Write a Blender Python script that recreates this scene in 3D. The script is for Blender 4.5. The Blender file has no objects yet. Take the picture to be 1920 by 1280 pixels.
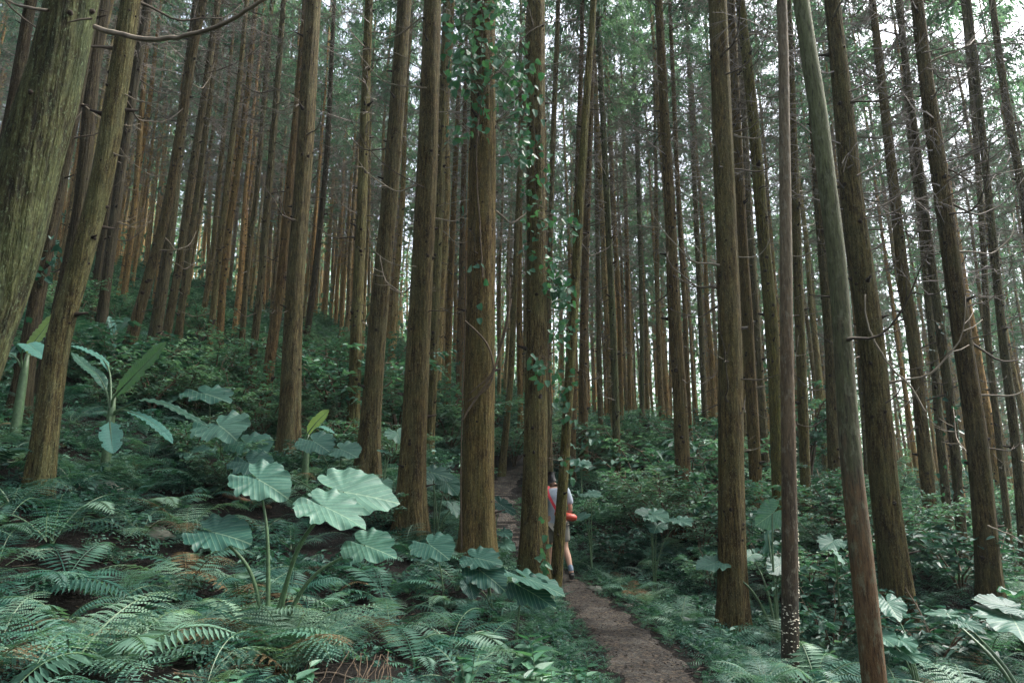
import bpy, math, random
import numpy as np
from mathutils import Vector, Matrix

# ---------------------------------------------------------------- camera, sky, sun, exposure
scene = bpy.context.scene
C = scene.collection
PITCH = math.radians(12.0)
CAMZ = 1.6
cam_d = bpy.data.cameras.new('camera'); cam_d.lens = 24.0; cam_d.sensor_width = 36.0
cam_d.clip_start = 0.05; cam_d.clip_end = 3000.0
cam = bpy.data.objects.new('camera', cam_d); C.objects.link(cam)
cam.location = (0, 0, CAMZ); cam.rotation_euler = (math.radians(90) + PITCH, 0, 0)
scene.camera = cam

SUN_EL, SUN_AZ = math.radians(54), math.radians(68)      # azimuth from +Y towards +X
world = bpy.data.worlds.new('World'); scene.world = world; world.use_nodes = True
wn = world.node_tree.nodes; wl = world.node_tree.links
sky = wn.new('ShaderNodeTexSky'); sky.sky_type = 'NISHITA'; sky.sun_disc = False
sky.sun_elevation = SUN_EL; sky.sun_rotation = SUN_AZ
sky.air_density = 1.0; sky.dust_density = 4.0; sky.ozone_density = 1.0
hs = wn.new('ShaderNodeHueSaturation'); hs.inputs['Saturation'].default_value = 0.48; wl.new(sky.outputs[0], hs.inputs['Color'])   # a clouded-over sky is nearly grey
bg = wn['Background']; wl.new(hs.outputs[0], bg.inputs[0]); bg.inputs[1].default_value = 0.08
sun_d = bpy.data.lights.new('sun', 'SUN'); sun_d.energy = 1.5; sun_d.angle = math.radians(18); sun_d.color = (1.0, 0.96, 0.9)
sun = bpy.data.objects.new('sun', sun_d); C.objects.link(sun)
sd = Vector((math.sin(SUN_AZ) * math.cos(SUN_EL), math.cos(SUN_AZ) * math.cos(SUN_EL), math.sin(SUN_EL)))
sun.rotation_euler = sd.to_track_quat('Z', 'Y').to_euler(); sun.location = (0, 0, 60)
scene.view_settings.view_transform = 'Standard'; scene.view_settings.look = 'None'
scene.view_settings.exposure = 2.98; scene.view_settings.gamma = 1.0
scene.cycles.use_denoising = True
scene.cycles.max_bounces = 4; scene.cycles.diffuse_bounces = 1; scene.cycles.glossy_bounces = 2
scene.cycles.transmission_bounces = 4; scene.cycles.caustics_reflective = False
scene.cycles.caustics_refractive = False; scene.cycles.sample_clamp_indirect = 4.0

# ---------------------------------------------------------------- helpers
rnd = random.Random(7); R = np.random.default_rng(11)
cp, sp = math.cos(PITCH), math.sin(PITCH)

def ray(px, py):
    u = (px - 960) / 1280.0; v = (640 - py) / 1280.0
    return Vector((u, cp - v * sp, sp + v * cp))

def P(px, py, D):
    """World point on the upright plane D metres ahead of the photographer."""
    d = ray(px, py); t = D / d.y
    return Vector((d.x * t, D, CAMZ + d.z * t))

def Wd(w, py, D):
    return w / 1280.0 * D / ray(960, py).y

def pix(p):
    x, y, z = p[0], p[1], p[2] - CAMZ
    f = y * cp + z * sp; u = -y * sp + z * cp
    return (960 + 1280 * x / f, 640 - 1280 * u / f) if f > 0.05 else (-9999, 9999)

def mesh_np(name, V, F, mats, fm=None, smooth=False, uv=None):
    """One mesh from numpy verts and faces (quads, with [3] == [2] never used)."""
    me = bpy.data.meshes.new(name)
    V = np.asarray(V, dtype=np.float32); F = np.asarray(F, dtype=np.int32)
    me.vertices.add(len(V)); me.vertices.foreach_set('co', V.ravel())
    n, k = F.shape
    me.loops.add(n * k); me.loops.foreach_set('vertex_index', F.ravel())
    me.polygons.add(n); me.polygons.foreach_set('loop_start', np.arange(0, n * k, k, dtype=np.int32))
    me.polygons.foreach_set('loop_total', np.full(n, k, dtype=np.int32))
    if fm is not None: me.polygons.foreach_set('material_index', np.asarray(fm, dtype=np.int32))
    me.polygons.foreach_set('use_smooth', np.full(n, smooth, dtype=bool))
    if uv is not None:
        l = me.uv_layers.new(name='UVMap'); l.data.foreach_set('uv', np.asarray(uv, dtype=np.float32)[F.ravel()].ravel())
    me.update(); me.validate()
    for m in (mats if isinstance(mats, (list, tuple)) else [mats]): me.materials.append(m)
    return me

def link(name, me, parent=None, loc=(0, 0, 0)):
    o = bpy.data.objects.new(name, me); C.objects.link(o)
    if parent is not None: o.parent = parent
    o.location = loc
    return o

def tag(o, label=None, cat=None, group=None, kind=None):
    if label: o['label'] = label
    if cat: o['category'] = cat
    if group: o['group'] = group
    if kind: o['kind'] = kind
    return o

def thing(name, label, cat, loc=(0, 0, 0), rz=0.0, group=None):
    o = bpy.data.objects.new(name, None); C.objects.link(o); o.location = loc; o.rotation_euler = (0, 0, rz)
    o.empty_display_size = 0.2
    return tag(o, label, cat, group)

class Geo:
    """Collects quads (numpy) with a material index each."""
    def __init__(s): s.V = []; s.F = []; s.M = []; s.n = 0
    def add(s, V, F, m=0):
        V = np.asarray(V, float).reshape(-1, 3); F = np.asarray(F, int).reshape(-1, 4)
        s.V.append(V); s.F.append(F + s.n); s.M.append(np.full(len(F), m)); s.n += len(V)
    def arrays(s): return np.concatenate(s.V), np.concatenate(s.F), np.concatenate(s.M)
    def mesh(s, name, mats, smooth=False):
        V, F, M = s.arrays(); return mesh_np(name, V, F, mats, M, smooth)

def norm(a): return a / (np.linalg.norm(a, axis=-1, keepdims=True) + 1e-12)

def tube(pts, rad, n=6, cap=True, twist=None):
    """Quad tube along pts (k,3) with radii; closed by a shrunken last ring."""
    pts = np.asarray(pts, float); rad = np.asarray(rad, float)
    if cap:
        pts = np.vstack([pts, pts[-1] + (pts[-1] - pts[-2]) * 1e-3 + 1e-6]); rad = np.append(rad, 1e-4)
    T = norm(np.gradient(pts, axis=0)); ref = np.array([0.31, 0.17, 0.93]) if abs(T[0][2]) < 0.8 else np.array([0, 1.0, 0.05])
    A = norm(np.cross(T, ref)); B = np.cross(T, A)
    a = np.arange(n) * 2 * np.pi / n
    V = pts[:, None] + rad[:, None, None] * (np.cos(a)[None, :, None] * A[:, None] + np.sin(a)[None, :, None] * B[:, None])
    k = len(pts); i, j = np.meshgrid(np.arange(k - 1), np.arange(n), indexing='ij'); j2 = (j + 1) % n
    F = np.stack([i * n + j, i * n + j2, (i + 1) * n + j2, (i + 1) * n + j], -1).reshape(-1, 4)
    return V.reshape(-1, 3), F

def spline(pts, step):
    """Catmull-Rom through rows of pts (any columns), resampled about every step metres."""
    pts = np.asarray(pts, float)
    if len(pts) < 3:
        n = max(2, int(np.linalg.norm(pts[-1][:3] - pts[0][:3]) / step) + 1)
        return pts[0] + (pts[-1] - pts[0]) * np.linspace(0, 1, n)[:, None]
    Q = np.vstack([2 * pts[0] - pts[1], pts, 2 * pts[-1] - pts[-2]]); out = []
    for i in range(1, len(Q) - 2):
        n = max(1, int(round(np.linalg.norm(Q[i + 1][:3] - Q[i][:3]) / step)))
        t = (np.arange(n) / n)[:, None]
        out.append(0.5 * (2 * Q[i] + (Q[i + 1] - Q[i - 1]) * t + (2 * Q[i - 1] - 5 * Q[i] + 4 * Q[i + 1] - Q[i + 2]) * t ** 2
                   + (3 * Q[i] - Q[i - 1] - 3 * Q[i + 1] + Q[i + 2]) * t ** 3))
    out.append(pts[-1:]); return np.vstack(out)

def leaves(base, dirs, nrm, L, W, bend=0.15):
    """Diamond leaves of two folded halves: base (k,3), unit dirs, normals, lengths, widths -> V,F."""
    base = np.asarray(base); d = norm(dirs); s = norm(np.cross(d, nrm)); n = np.cross(s, d)
    L = np.asarray(L)[:, None]; W = np.asarray(W)[:, None]
    mid = base + d * L * 0.42
    V = np.stack([base, mid + s * W * 0.5 + n * L * bend * .6, base + d * L - n * L * bend, mid - s * W * 0.5 + n * L * bend * .6], 1)
    k = len(base); F = np.arange(4 * k).reshape(k, 4)
    return V.reshape(-1, 3), F

def randdir(k, zmin=-1, zmax=1):
    z = R.uniform(zmin, zmax, k); a = R.uniform(0, 2 * np.pi, k); r = np.sqrt(np.maximum(0, 1 - z * z))
    return np.stack([r * np.cos(a), r * np.sin(a), z], 1)

def noise1(x, seed, n=6):
    g = np.random.default_rng(seed); o = np.zeros_like(x, float)
    for k in range(n): o += np.sin(x * g.uniform(.3, 1) * (1.6 ** k) + g.uniform(0, 6.28)) / (1.5 ** k)
    return o / 2.2

def noise2(x, y, seed=3, base=0.35, octv=5):
    g = np.random.default_rng(seed); o = np.zeros(np.broadcast(x, y).shape)
    for k in range(octv):
        for _ in range(3):
            a = g.uniform(0, 6.28); f = base * 1.9 ** k * g.uniform(.7, 1.3)
            o = o + np.sin((x * math.cos(a) + y * math.sin(a)) * f * 3 + g.uniform(0, 6.28)) / (1.7 ** k)
    return o / 6

# ---------------------------------------------------------------- materials (colours are the things' own; far trunks are tinted brighter to look lit)
def new_mat(name):
    m = bpy.data.materials.new(name); m.use_nodes = True; nt = m.node_tree
    b = nt.nodes['Principled BSDF']; return m, nt, b

def nd(nt, t, **kw):
    n = nt.nodes.new(t)
    for k, v in kw.items():
        if k.startswith('i_'):
            n.inputs[int(k[2:]) if k[2:].isdigit() else k[2:].replace('_', ' ')].default_value = v
        else: setattr(n, k, v)
    return n

def mixc(nt, fac, a, b, mode='MIX'):
    m = nt.nodes.new('ShaderNodeMix'); m.data_type = 'RGBA'; m.blend_type = mode
    for s, v in ((m.inputs[0], fac), (m.inputs[6], a), (m.inputs[7], b)):
        if isinstance(v, bpy.types.NodeSocket): nt.links.new(v, s)
        elif isinstance(v, (int, float)): s.default_value = v
        else: s.default_value = (*v, 1)
    return m.outputs[2]

def mth(nt, op, a, b=None, clamp=False):
    m = nt.nodes.new('ShaderNodeMath'); m.operation = op; m.use_clamp = clamp
    for s, v in ((m.inputs[0], a), (m.inputs[1], b)):
        if v is None: continue
        if isinstance(v, bpy.types.NodeSocket): nt.links.new(v, s)
        else: s.default_value = v
    return m.outputs[0]

def ramp(nt, src, stops):
    r = nt.nodes.new('ShaderNodeValToRGB'); e = r.color_ramp.elements
    while len(e) < len(stops): e.new(0.5)
    for i, (p, c) in enumerate(stops): e[i].position = p; e[i].color = (*c, 1)
    nt.links.new(src, r.inputs[0]); return r.outputs[0]

def noise(nt, coord, scale, detail=4, rough=0.6, mapscale=None):
    if mapscale:
        mp = nd(nt, 'ShaderNodeMapping'); mp.inputs['Scale'].default_value = mapscale
        nt.links.new(coord, mp.inputs[0]); coord = mp.outputs[0]
    n = nd(nt, 'ShaderNodeTexNoise'); n.inputs['Scale'].default_value = scale; n.inputs['Detail'].default_value = detail
    n.inputs['Roughness'].default_value = rough; nt.links.new(coord, n.inputs['Vector']); return n.outputs['Fac']

def bump(nt, h, dist, strength=1.0, prev=None):
    b = nd(nt, 'ShaderNodeBump'); b.inputs['Distance'].default_value = dist; b.inputs['Strength'].default_value = strength
    nt.links.new(h, b.inputs['Height'])
    if prev: nt.links.new(prev, b.inputs['Normal'])
    return b.outputs[0]

def make_bark():
    """Fibrous cedar bark; the object's own colour sets how brown, orange or mossy a tree is, and makes far trunks look lit."""
    m, nt, b = new_mat('cedar_bark'); tc = nd(nt, 'ShaderNodeTexCoord'); oi = nd(nt, 'ShaderNodeObjectInfo')
    co = tc.outputs['Object']
    off = nd(nt, 'ShaderNodeVectorMath', operation='ADD'); nt.links.new(co, off.inputs[0])
    sc = nd(nt, 'ShaderNodeVectorMath', operation='SCALE'); sc.inputs[0].default_value = (40, 17, 5); nt.links.new(oi.outputs['Random'], sc.inputs['Scale'])
    nt.links.new(sc.outputs[0], off.inputs[1]); co = off.outputs[0]
    fib = noise(nt, co, 1.0, 5, 0.72, (42, 42, 5.5)); fib2 = noise(nt, co, 1.0, 4, 0.65, (100, 100, 22)); big = noise(nt, co, 1.6, 5, 0.65)
    patch = noise(nt, co, 1.0, 5, 0.7, (6, 6, 1.6)); spot = noise(nt, co, 1.0, 3, 0.75, (80, 80, 45)); strip = noise(nt, co, 1.0, 3, 0.55, (16, 16, .7))
    base = ramp(nt, fib, [(0.36, (.010, .007, .004)), (0.45, (.055, .040, .020)), (0.55, (.110, .084, .040)), (0.68, (.23, .185, .098))])
    base = mixc(nt, mth(nt, 'MULTIPLY', ramp(nt, strip, [(0.40, (1, 1, 1)), (0.52, (0, 0, 0))]), 0.6), base, mixc(nt, 1.0, base, (.42, .36, .30), 'MULTIPLY'))
    base = mixc(nt, mth(nt, 'MULTIPLY', ramp(nt, patch, [(0.48, (0, 0, 0)), (0.60, (1, 1, 1))]), 0.55), base, mixc(nt, 0.55, base, (.17, .17, .105)))
    moss = ramp(nt, big, [(0.48, (0, 0, 0)), (0.62, (1, 1, 1))])
    base = mixc(nt, mth(nt, 'MULTIPLY', moss, 0.35), base, (.085, .090, .038))
    base = mixc(nt, mth(nt, 'MULTIPLY', ramp(nt, spot, [(0.57, (0, 0, 0)), (0.63, (1, 1, 1))]), 0.42), base, (.30, .30, .21))
    base = mixc(nt, mth(nt, 'MULTIPLY', ramp(nt, fib2, [(0.36, (1, 1, 1)), (0.47, (0, 0, 0))]), 0.6), base, (.016, .012, .009))
    base = mixc(nt, 1.0, base, oi.outputs['Color'], 'MULTIPLY')
    nt.links.new(base, b.inputs['Base Color']); b.inputs['Roughness'].default_value = 0.92
    b.inputs['Specular IOR Level'].default_value = 0.2
    bm = bump(nt, fib, 0.06, 1.0); bm = bump(nt, fib2, 0.014, 1.0, bm); bm = bump(nt, strip, 0.08, 0.8, bm)
    nt.links.new(bm, b.inputs['Normal']); return m

def make_smooth_bark(name, stops, scale=(12, 12, 3), d=0.006):
    m, nt, b = new_mat(name); tc = nd(nt, 'ShaderNodeTexCoord'); co = tc.outputs['Object']
    f = noise(nt, co, 1.0, 5, 0.65, scale); g = noise(nt, co, 1.0, 4, 0.7, (50, 50, 30))
    c = ramp(nt, f, stops)
    c = mixc(nt, mth(nt, 'MULTIPLY', ramp(nt, g, [(0.6, (0, 0, 0)), (0.7, (1, 1, 1))]), 0.35), c, (.33, .34, .27))
    nt.links.new(c, b.inputs['Base Color']); b.inputs['Roughness'].default_value = 0.8
    nt.links.new(bump(nt, g, d, 0.8, bump(nt, f, d * 3, 0.8)), b.inputs['Normal']); return m

def make_leaf(name, cols, trans=0.35, rough=0.5, island=True, vein=None, blotch=None, tcol=None):
    """Leaf: colour varies per object and per loose leaf, part of the light passes through."""
    m, nt, b = new_mat(name); oi = nd(nt, 'ShaderNodeObjectInfo'); g = nd(nt, 'ShaderNodeNewGeometry'); tc = nd(nt, 'ShaderNodeTexCoord')
    v = oi.outputs['Random']
    if island: v = mth(nt, 'ADD', mth(nt, 'MULTIPLY', v, 0.5), mth(nt, 'MULTIPLY', g.outputs['Random Per Island'], 0.5))
    n = noise(nt, g.outputs['Position'], 0.55, 3, 0.6)
    v = mth(nt, 'ADD', mth(nt, 'MULTIPLY', v, 0.55), mth(nt, 'MULTIPLY', ramp(nt, n, [(0.3, (0, 0, 0)), (0.7, (1, 1, 1))]), 0.45))
    c = ramp(nt, v, [(.2 + .58 * i / (len(cols) - 1), k) for i, k in enumerate(cols)])
    nrm = None
    if vein:
        kind, nv = vein; uv = nd(nt, 'ShaderNodeSeparateXYZ'); nt.links.new(tc.outputs['UV'], uv.inputs[0])
        au = mth(nt, 'ABSOLUTE', uv.outputs[0])
        w = mth(nt, 'FRACT', mth(nt, 'MULTIPLY', mth(nt, 'SUBTRACT', uv.outputs[1], mth(nt, 'MULTIPLY', au, 0.55 if kind == 'heart' else 0.12)), float(nv)))
        ln = mth(nt, 'LESS_THAN', mth(nt, 'ABSOLUTE', mth(nt, 'SUBTRACT', w, 0.5)), 0.045 if kind == 'heart' else 0.12)
        rib = mth(nt, 'LESS_THAN', au, 0.018)
        l2 = mth(nt, 'MAXIMUM', mth(nt, 'MULTIPLY', ln, 0.36 if kind == 'heart' else 0.14), mth(nt, 'MULTIPLY', rib, 0.5))
        c = mixc(nt, l2, c, (.30, .40, .26))
        h = mth(nt, 'ABSOLUTE', mth(nt, 'SUBTRACT', w, 0.5))
        nrm = bump(nt, h, 0.007 if kind == 'heart' else 0.005, 0.5)
    f = noise(nt, tc.outputs['Object'], 7.0, 5, 0.7)
    c = mixc(nt, mth(nt, 'MULTIPLY', ramp(nt, f, [(0.42, (0, 0, 0)), (0.62, (1, 1, 1))]), 0.35), c, tuple(x * 0.5 for x in cols[len(cols) // 2]))
    if blotch: c = mixc(nt, ramp(nt, noise(nt, tc.outputs['Object'], 11.0, 3, 0.6), [(0.70, (0, 0, 0)), (0.74, (1, 1, 1))]), c, blotch)
    nt.links.new(c, b.inputs['Base Color']); b.inputs['Roughness'].default_value = rough
    b.inputs['Specular IOR Level'].default_value = 0.33 if vein else 0.22
    if nrm: nt.links.new(nrm, b.inputs['Normal'])
    t = nd(nt, 'ShaderNodeBsdfTranslucent'); nt.links.new(mixc(nt, 1.0, c, tcol or (1.3, 1.5, .8), 'MULTIPLY'), t.inputs[0])
    mx = nd(nt, 'ShaderNodeMixShader'); mx.inputs[0].default_value = trans
    out = nt.nodes['Material Output']; nt.links.new(b.outputs[0], mx.inputs[1]); nt.links.new(t.outputs[0], mx.inputs[2]); nt.links.new(mx.outputs[0], out.inputs[0])
    return m

def make_plain(name, col, rough=0.7, var=0.3, scale=20, spec=0.4, bd=0.002):
    m, nt, b = new_mat(name); tc = nd(nt, 'ShaderNodeTexCoord'); f = noise(nt, tc.outputs['Object'], scale, 4, 0.65)
    c = ramp(nt, f, [(0.3, tuple(x * (1 - var) for x in col)), (0.7, tuple(min(1, x * (1 + var)) for x in col))])
    nt.links.new(c, b.inputs['Base Color']); b.inputs['Roughness'].default_value = rough; b.inputs['Specular IOR Level'].default_value = spec
    nt.links.new(bump(nt, f, bd, 0.6), b.inputs['Normal']); return m

def make_soil(name, stops, litter=0.5):
    m, nt, b = new_mat(name); tc = nd(nt, 'ShaderNodeTexCoord'); co = tc.outputs['Object']
    a = noise(nt, co, 3.0, 6, 0.7); d = noise(nt, co, 26.0, 6, 0.75)
    v = nd(nt, 'ShaderNodeTexVoronoi'); v.inputs['Scale'].default_value = 34; nt.links.new(co, v.inputs['Vector'])
    c = ramp(nt, mth(nt, 'ADD', mth(nt, 'MULTIPLY', a, 0.45), mth(nt, 'MULTIPLY', d, 0.55)), stops)
    sep = nd(nt, 'ShaderNodeSeparateColor'); nt.links.new(v.outputs['Color'], sep.inputs[0])
    c = mixc(nt, mth(nt, 'MULTIPLY', ramp(nt, sep.outputs[0], [(0.62, (0, 0, 0)), (0.9, (1, 1, 1))]), litter), c, (.12, .085, .055))
    nt.links.new(c, b.inputs['Base Color']); b.inputs['Roughness'].default_value = 0.95; b.inputs['Specular IOR Level'].default_value = 0.15
    nt.links.new(bump(nt, v.outputs['Distance'], 0.02, 0.7, bump(nt, d, 0.03, 1.0)), b.inputs['Normal']); return m

M_bark = make_bark()
M_knot = make_plain('knot_wood', (.022, .015, .010), 0.95, 0.5, 60)
M_dead = make_plain('dead_branch_wood', (.075, .058, .042), 0.85, 0.45, 9)
M_pale = make_plain('pale_bare_branch', (.20, .165, .12), 0.8, 0.35, 14)
M_twig = make_plain('grey_twig', (.17, .145, .125), 0.9, 0.5, 3)
M_sap = make_smooth_bark('reddish_young_bark', [(0.3, (.035, .02, .013)), (0.5, (.11, .062, .035)), (0.62, (.19, .10, .05)), (0.8, (.17, .14, .085))])
def make_pole(name, zs_, cols, spotc=(.34, .36, .29)):
    """Smooth bark whose colour changes with height along the stem; fine upright streaks, cracks and pale lichen."""
    m, nt, b = new_mat(name); tc = nd(nt, 'ShaderNodeTexCoord'); co = tc.outputs['Object']; sp_ = nd(nt, 'ShaderNodeSeparateXYZ'); nt.links.new(co, sp_.inputs[0])
    w = noise(nt, co, 1.0, 4, 0.6, (9, 9, 2.5)); st = noise(nt, co, 1.0, 5, 0.72, (70, 70, 7)); fine = noise(nt, co, 1.0, 5, 0.75, (130, 130, 60)); pt = noise(nt, co, 1.0, 5, 0.7, (22, 22, 9))
    z = mth(nt, 'ADD', mth(nt, 'DIVIDE', sp_.outputs[2], zs_), mth(nt, 'MULTIPLY', mth(nt, 'SUBTRACT', w, 0.5), 1.1))
    c = ramp(nt, z, cols)
    c = mixc(nt, 1.0, c, ramp(nt, st, [(0.34, (.25, .22, .2)), (0.46, (.8, .78, .75)), (0.62, (1.25, 1.22, 1.15))]), 'MULTIPLY')
    c = mixc(nt, mth(nt, 'MULTIPLY', ramp(nt, pt, [(0.54, (0, 0, 0)), (0.62, (1, 1, 1))]), 0.45), c, spotc)
    c = mixc(nt, mth(nt, 'MULTIPLY', ramp(nt, fine, [(0.34, (1, 1, 1)), (0.44, (0, 0, 0))]), 0.5), c, (.02, .015, .012))
    nt.links.new(c, b.inputs['Base Color']); b.inputs['Roughness'].default_value = 0.8; b.inputs['Specular IOR Level'].default_value = 0.3
    nt.links.new(bump(nt, fine, 0.006, 1.0, bump(nt, st, 0.014, 1.0, bump(nt, w, .06, .7))), b.inputs['Normal']); return m
M_pole = make_pole('leaning_pole_bark', 5.0, [(0.02, (.12, .066, .028)), (0.28, (.115, .075, .038)), (0.42, (.080, .070, .042)), (0.55, (.075, .080, .040)), (0.9, (.100, .115, .055))], (.18, .19, .12))
M_sapt = make_pole('fungus_trunk_bark', 5.0, [(0.02, (.030, .025, .016)), (0.30, (.070, .048, .027)), (0.5, (.105, .072, .040)), (0.9, (.13, .105, .068))], (.22, .20, .15))
M_needle = make_leaf('cedar_needles', [(.020, .058, .046), (.042, .097, .077), (.085, .155, .124), (.15, .235, .19)], 0.5, 0.6)
M_fern = make_leaf('fern_green', [(.010, .046, .036), (.028, .090, .068), (.072, .160, .115), (.165, .265, .185)], 0.3, 0.5, island=False)
M_fernb = make_leaf('fern_bluegreen', [(.010, .045, .034), (.022, .085, .062), (.050, .135, .095), (.09, .185, .13)], 0.3, 0.5, island=False)
M_cover = make_leaf('undergrowth_green', [(.005, .026, .022), (.018, .064, .050), (.060, .145, .110), (.175, .285, .215)], 0.3, 0.5)
M_herb = make_leaf('herb_leaf', [(.018, .070, .045), (.042, .120, .075), (.085, .185, .115), (.14, .25, .155)], 0.35, 0.42)
M_shrub = make_leaf('shrub_leaf', [(.018, .066, .050), (.048, .125, .092), (.10, .20, .145), (.19, .30, .22)], 0.35, 0.5)
M_shrub_g = make_leaf('glossy_shrub_leaf', [(.012, .05, .038), (.026, .085, .06), (.06, .14, .10)], 0.25, 0.45)
M_taro = make_leaf('elephant_ear_leaf', [(.009, .052, .039), (.021, .085, .064), (.044, .125, .092), (.080, .175, .128)], 0.3, 0.5, False, ('heart', 9), (.10, .085, .035))
M_banana = make_leaf('banana_leaf', [(.055, .14, .07), (.11, .22, .10), (.16, .28, .13)], 0.4, 0.4, False, ('strap', 26), None)
M_vine = make_leaf('vine_leaf', [(.015, .065, .040), (.035, .11, .065), (.075, .18, .10)], 0.35, 0.4)
M_ivy = make_leaf('dark_vine_leaf', [(.010, .045, .035), (.022, .08, .055), (.04, .11, .07)], 0.3, 0.35)
M_stalk = make_plain('green_stalk', (.06, .11, .05), 0.5, 0.4, 25)
M_vstem = make_plain('vine_stem', (.07, .048, .028), 0.85, 0.5, 30)
M_soil = make_soil('forest_floor', [(0.3, (.002, .002, .0018)), (0.5, (.005, .0044, .0037)), (0.66, (.012, .010, .008)), (0.85, (.032, .026, .020))], 0.04)
M_path = make_soil('trodden_earth', [(0.36, (.007, .0065, .006)), (0.47, (.028, .026, .023)), (0.56, (.062, .057, .050)), (0.74, (.18, .165, .145))], 0.4)
M_litter = make_leaf('leaf_litter', [(.006, .005, .0035), (.014, .011, .0075), (.034, .024, .015), (.17, .12, .08)], 0.1, 0.8, True, None, None, (1, .8, .6))
M_rock = make_plain('mossy_stone', (.09, .095, .075), 0.9, 0.5, 6, 0.3, 0.02)
M_fungus = make_plain('bracket_fungus', (.55, .50, .38), 0.7, 0.3, 40)

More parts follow.
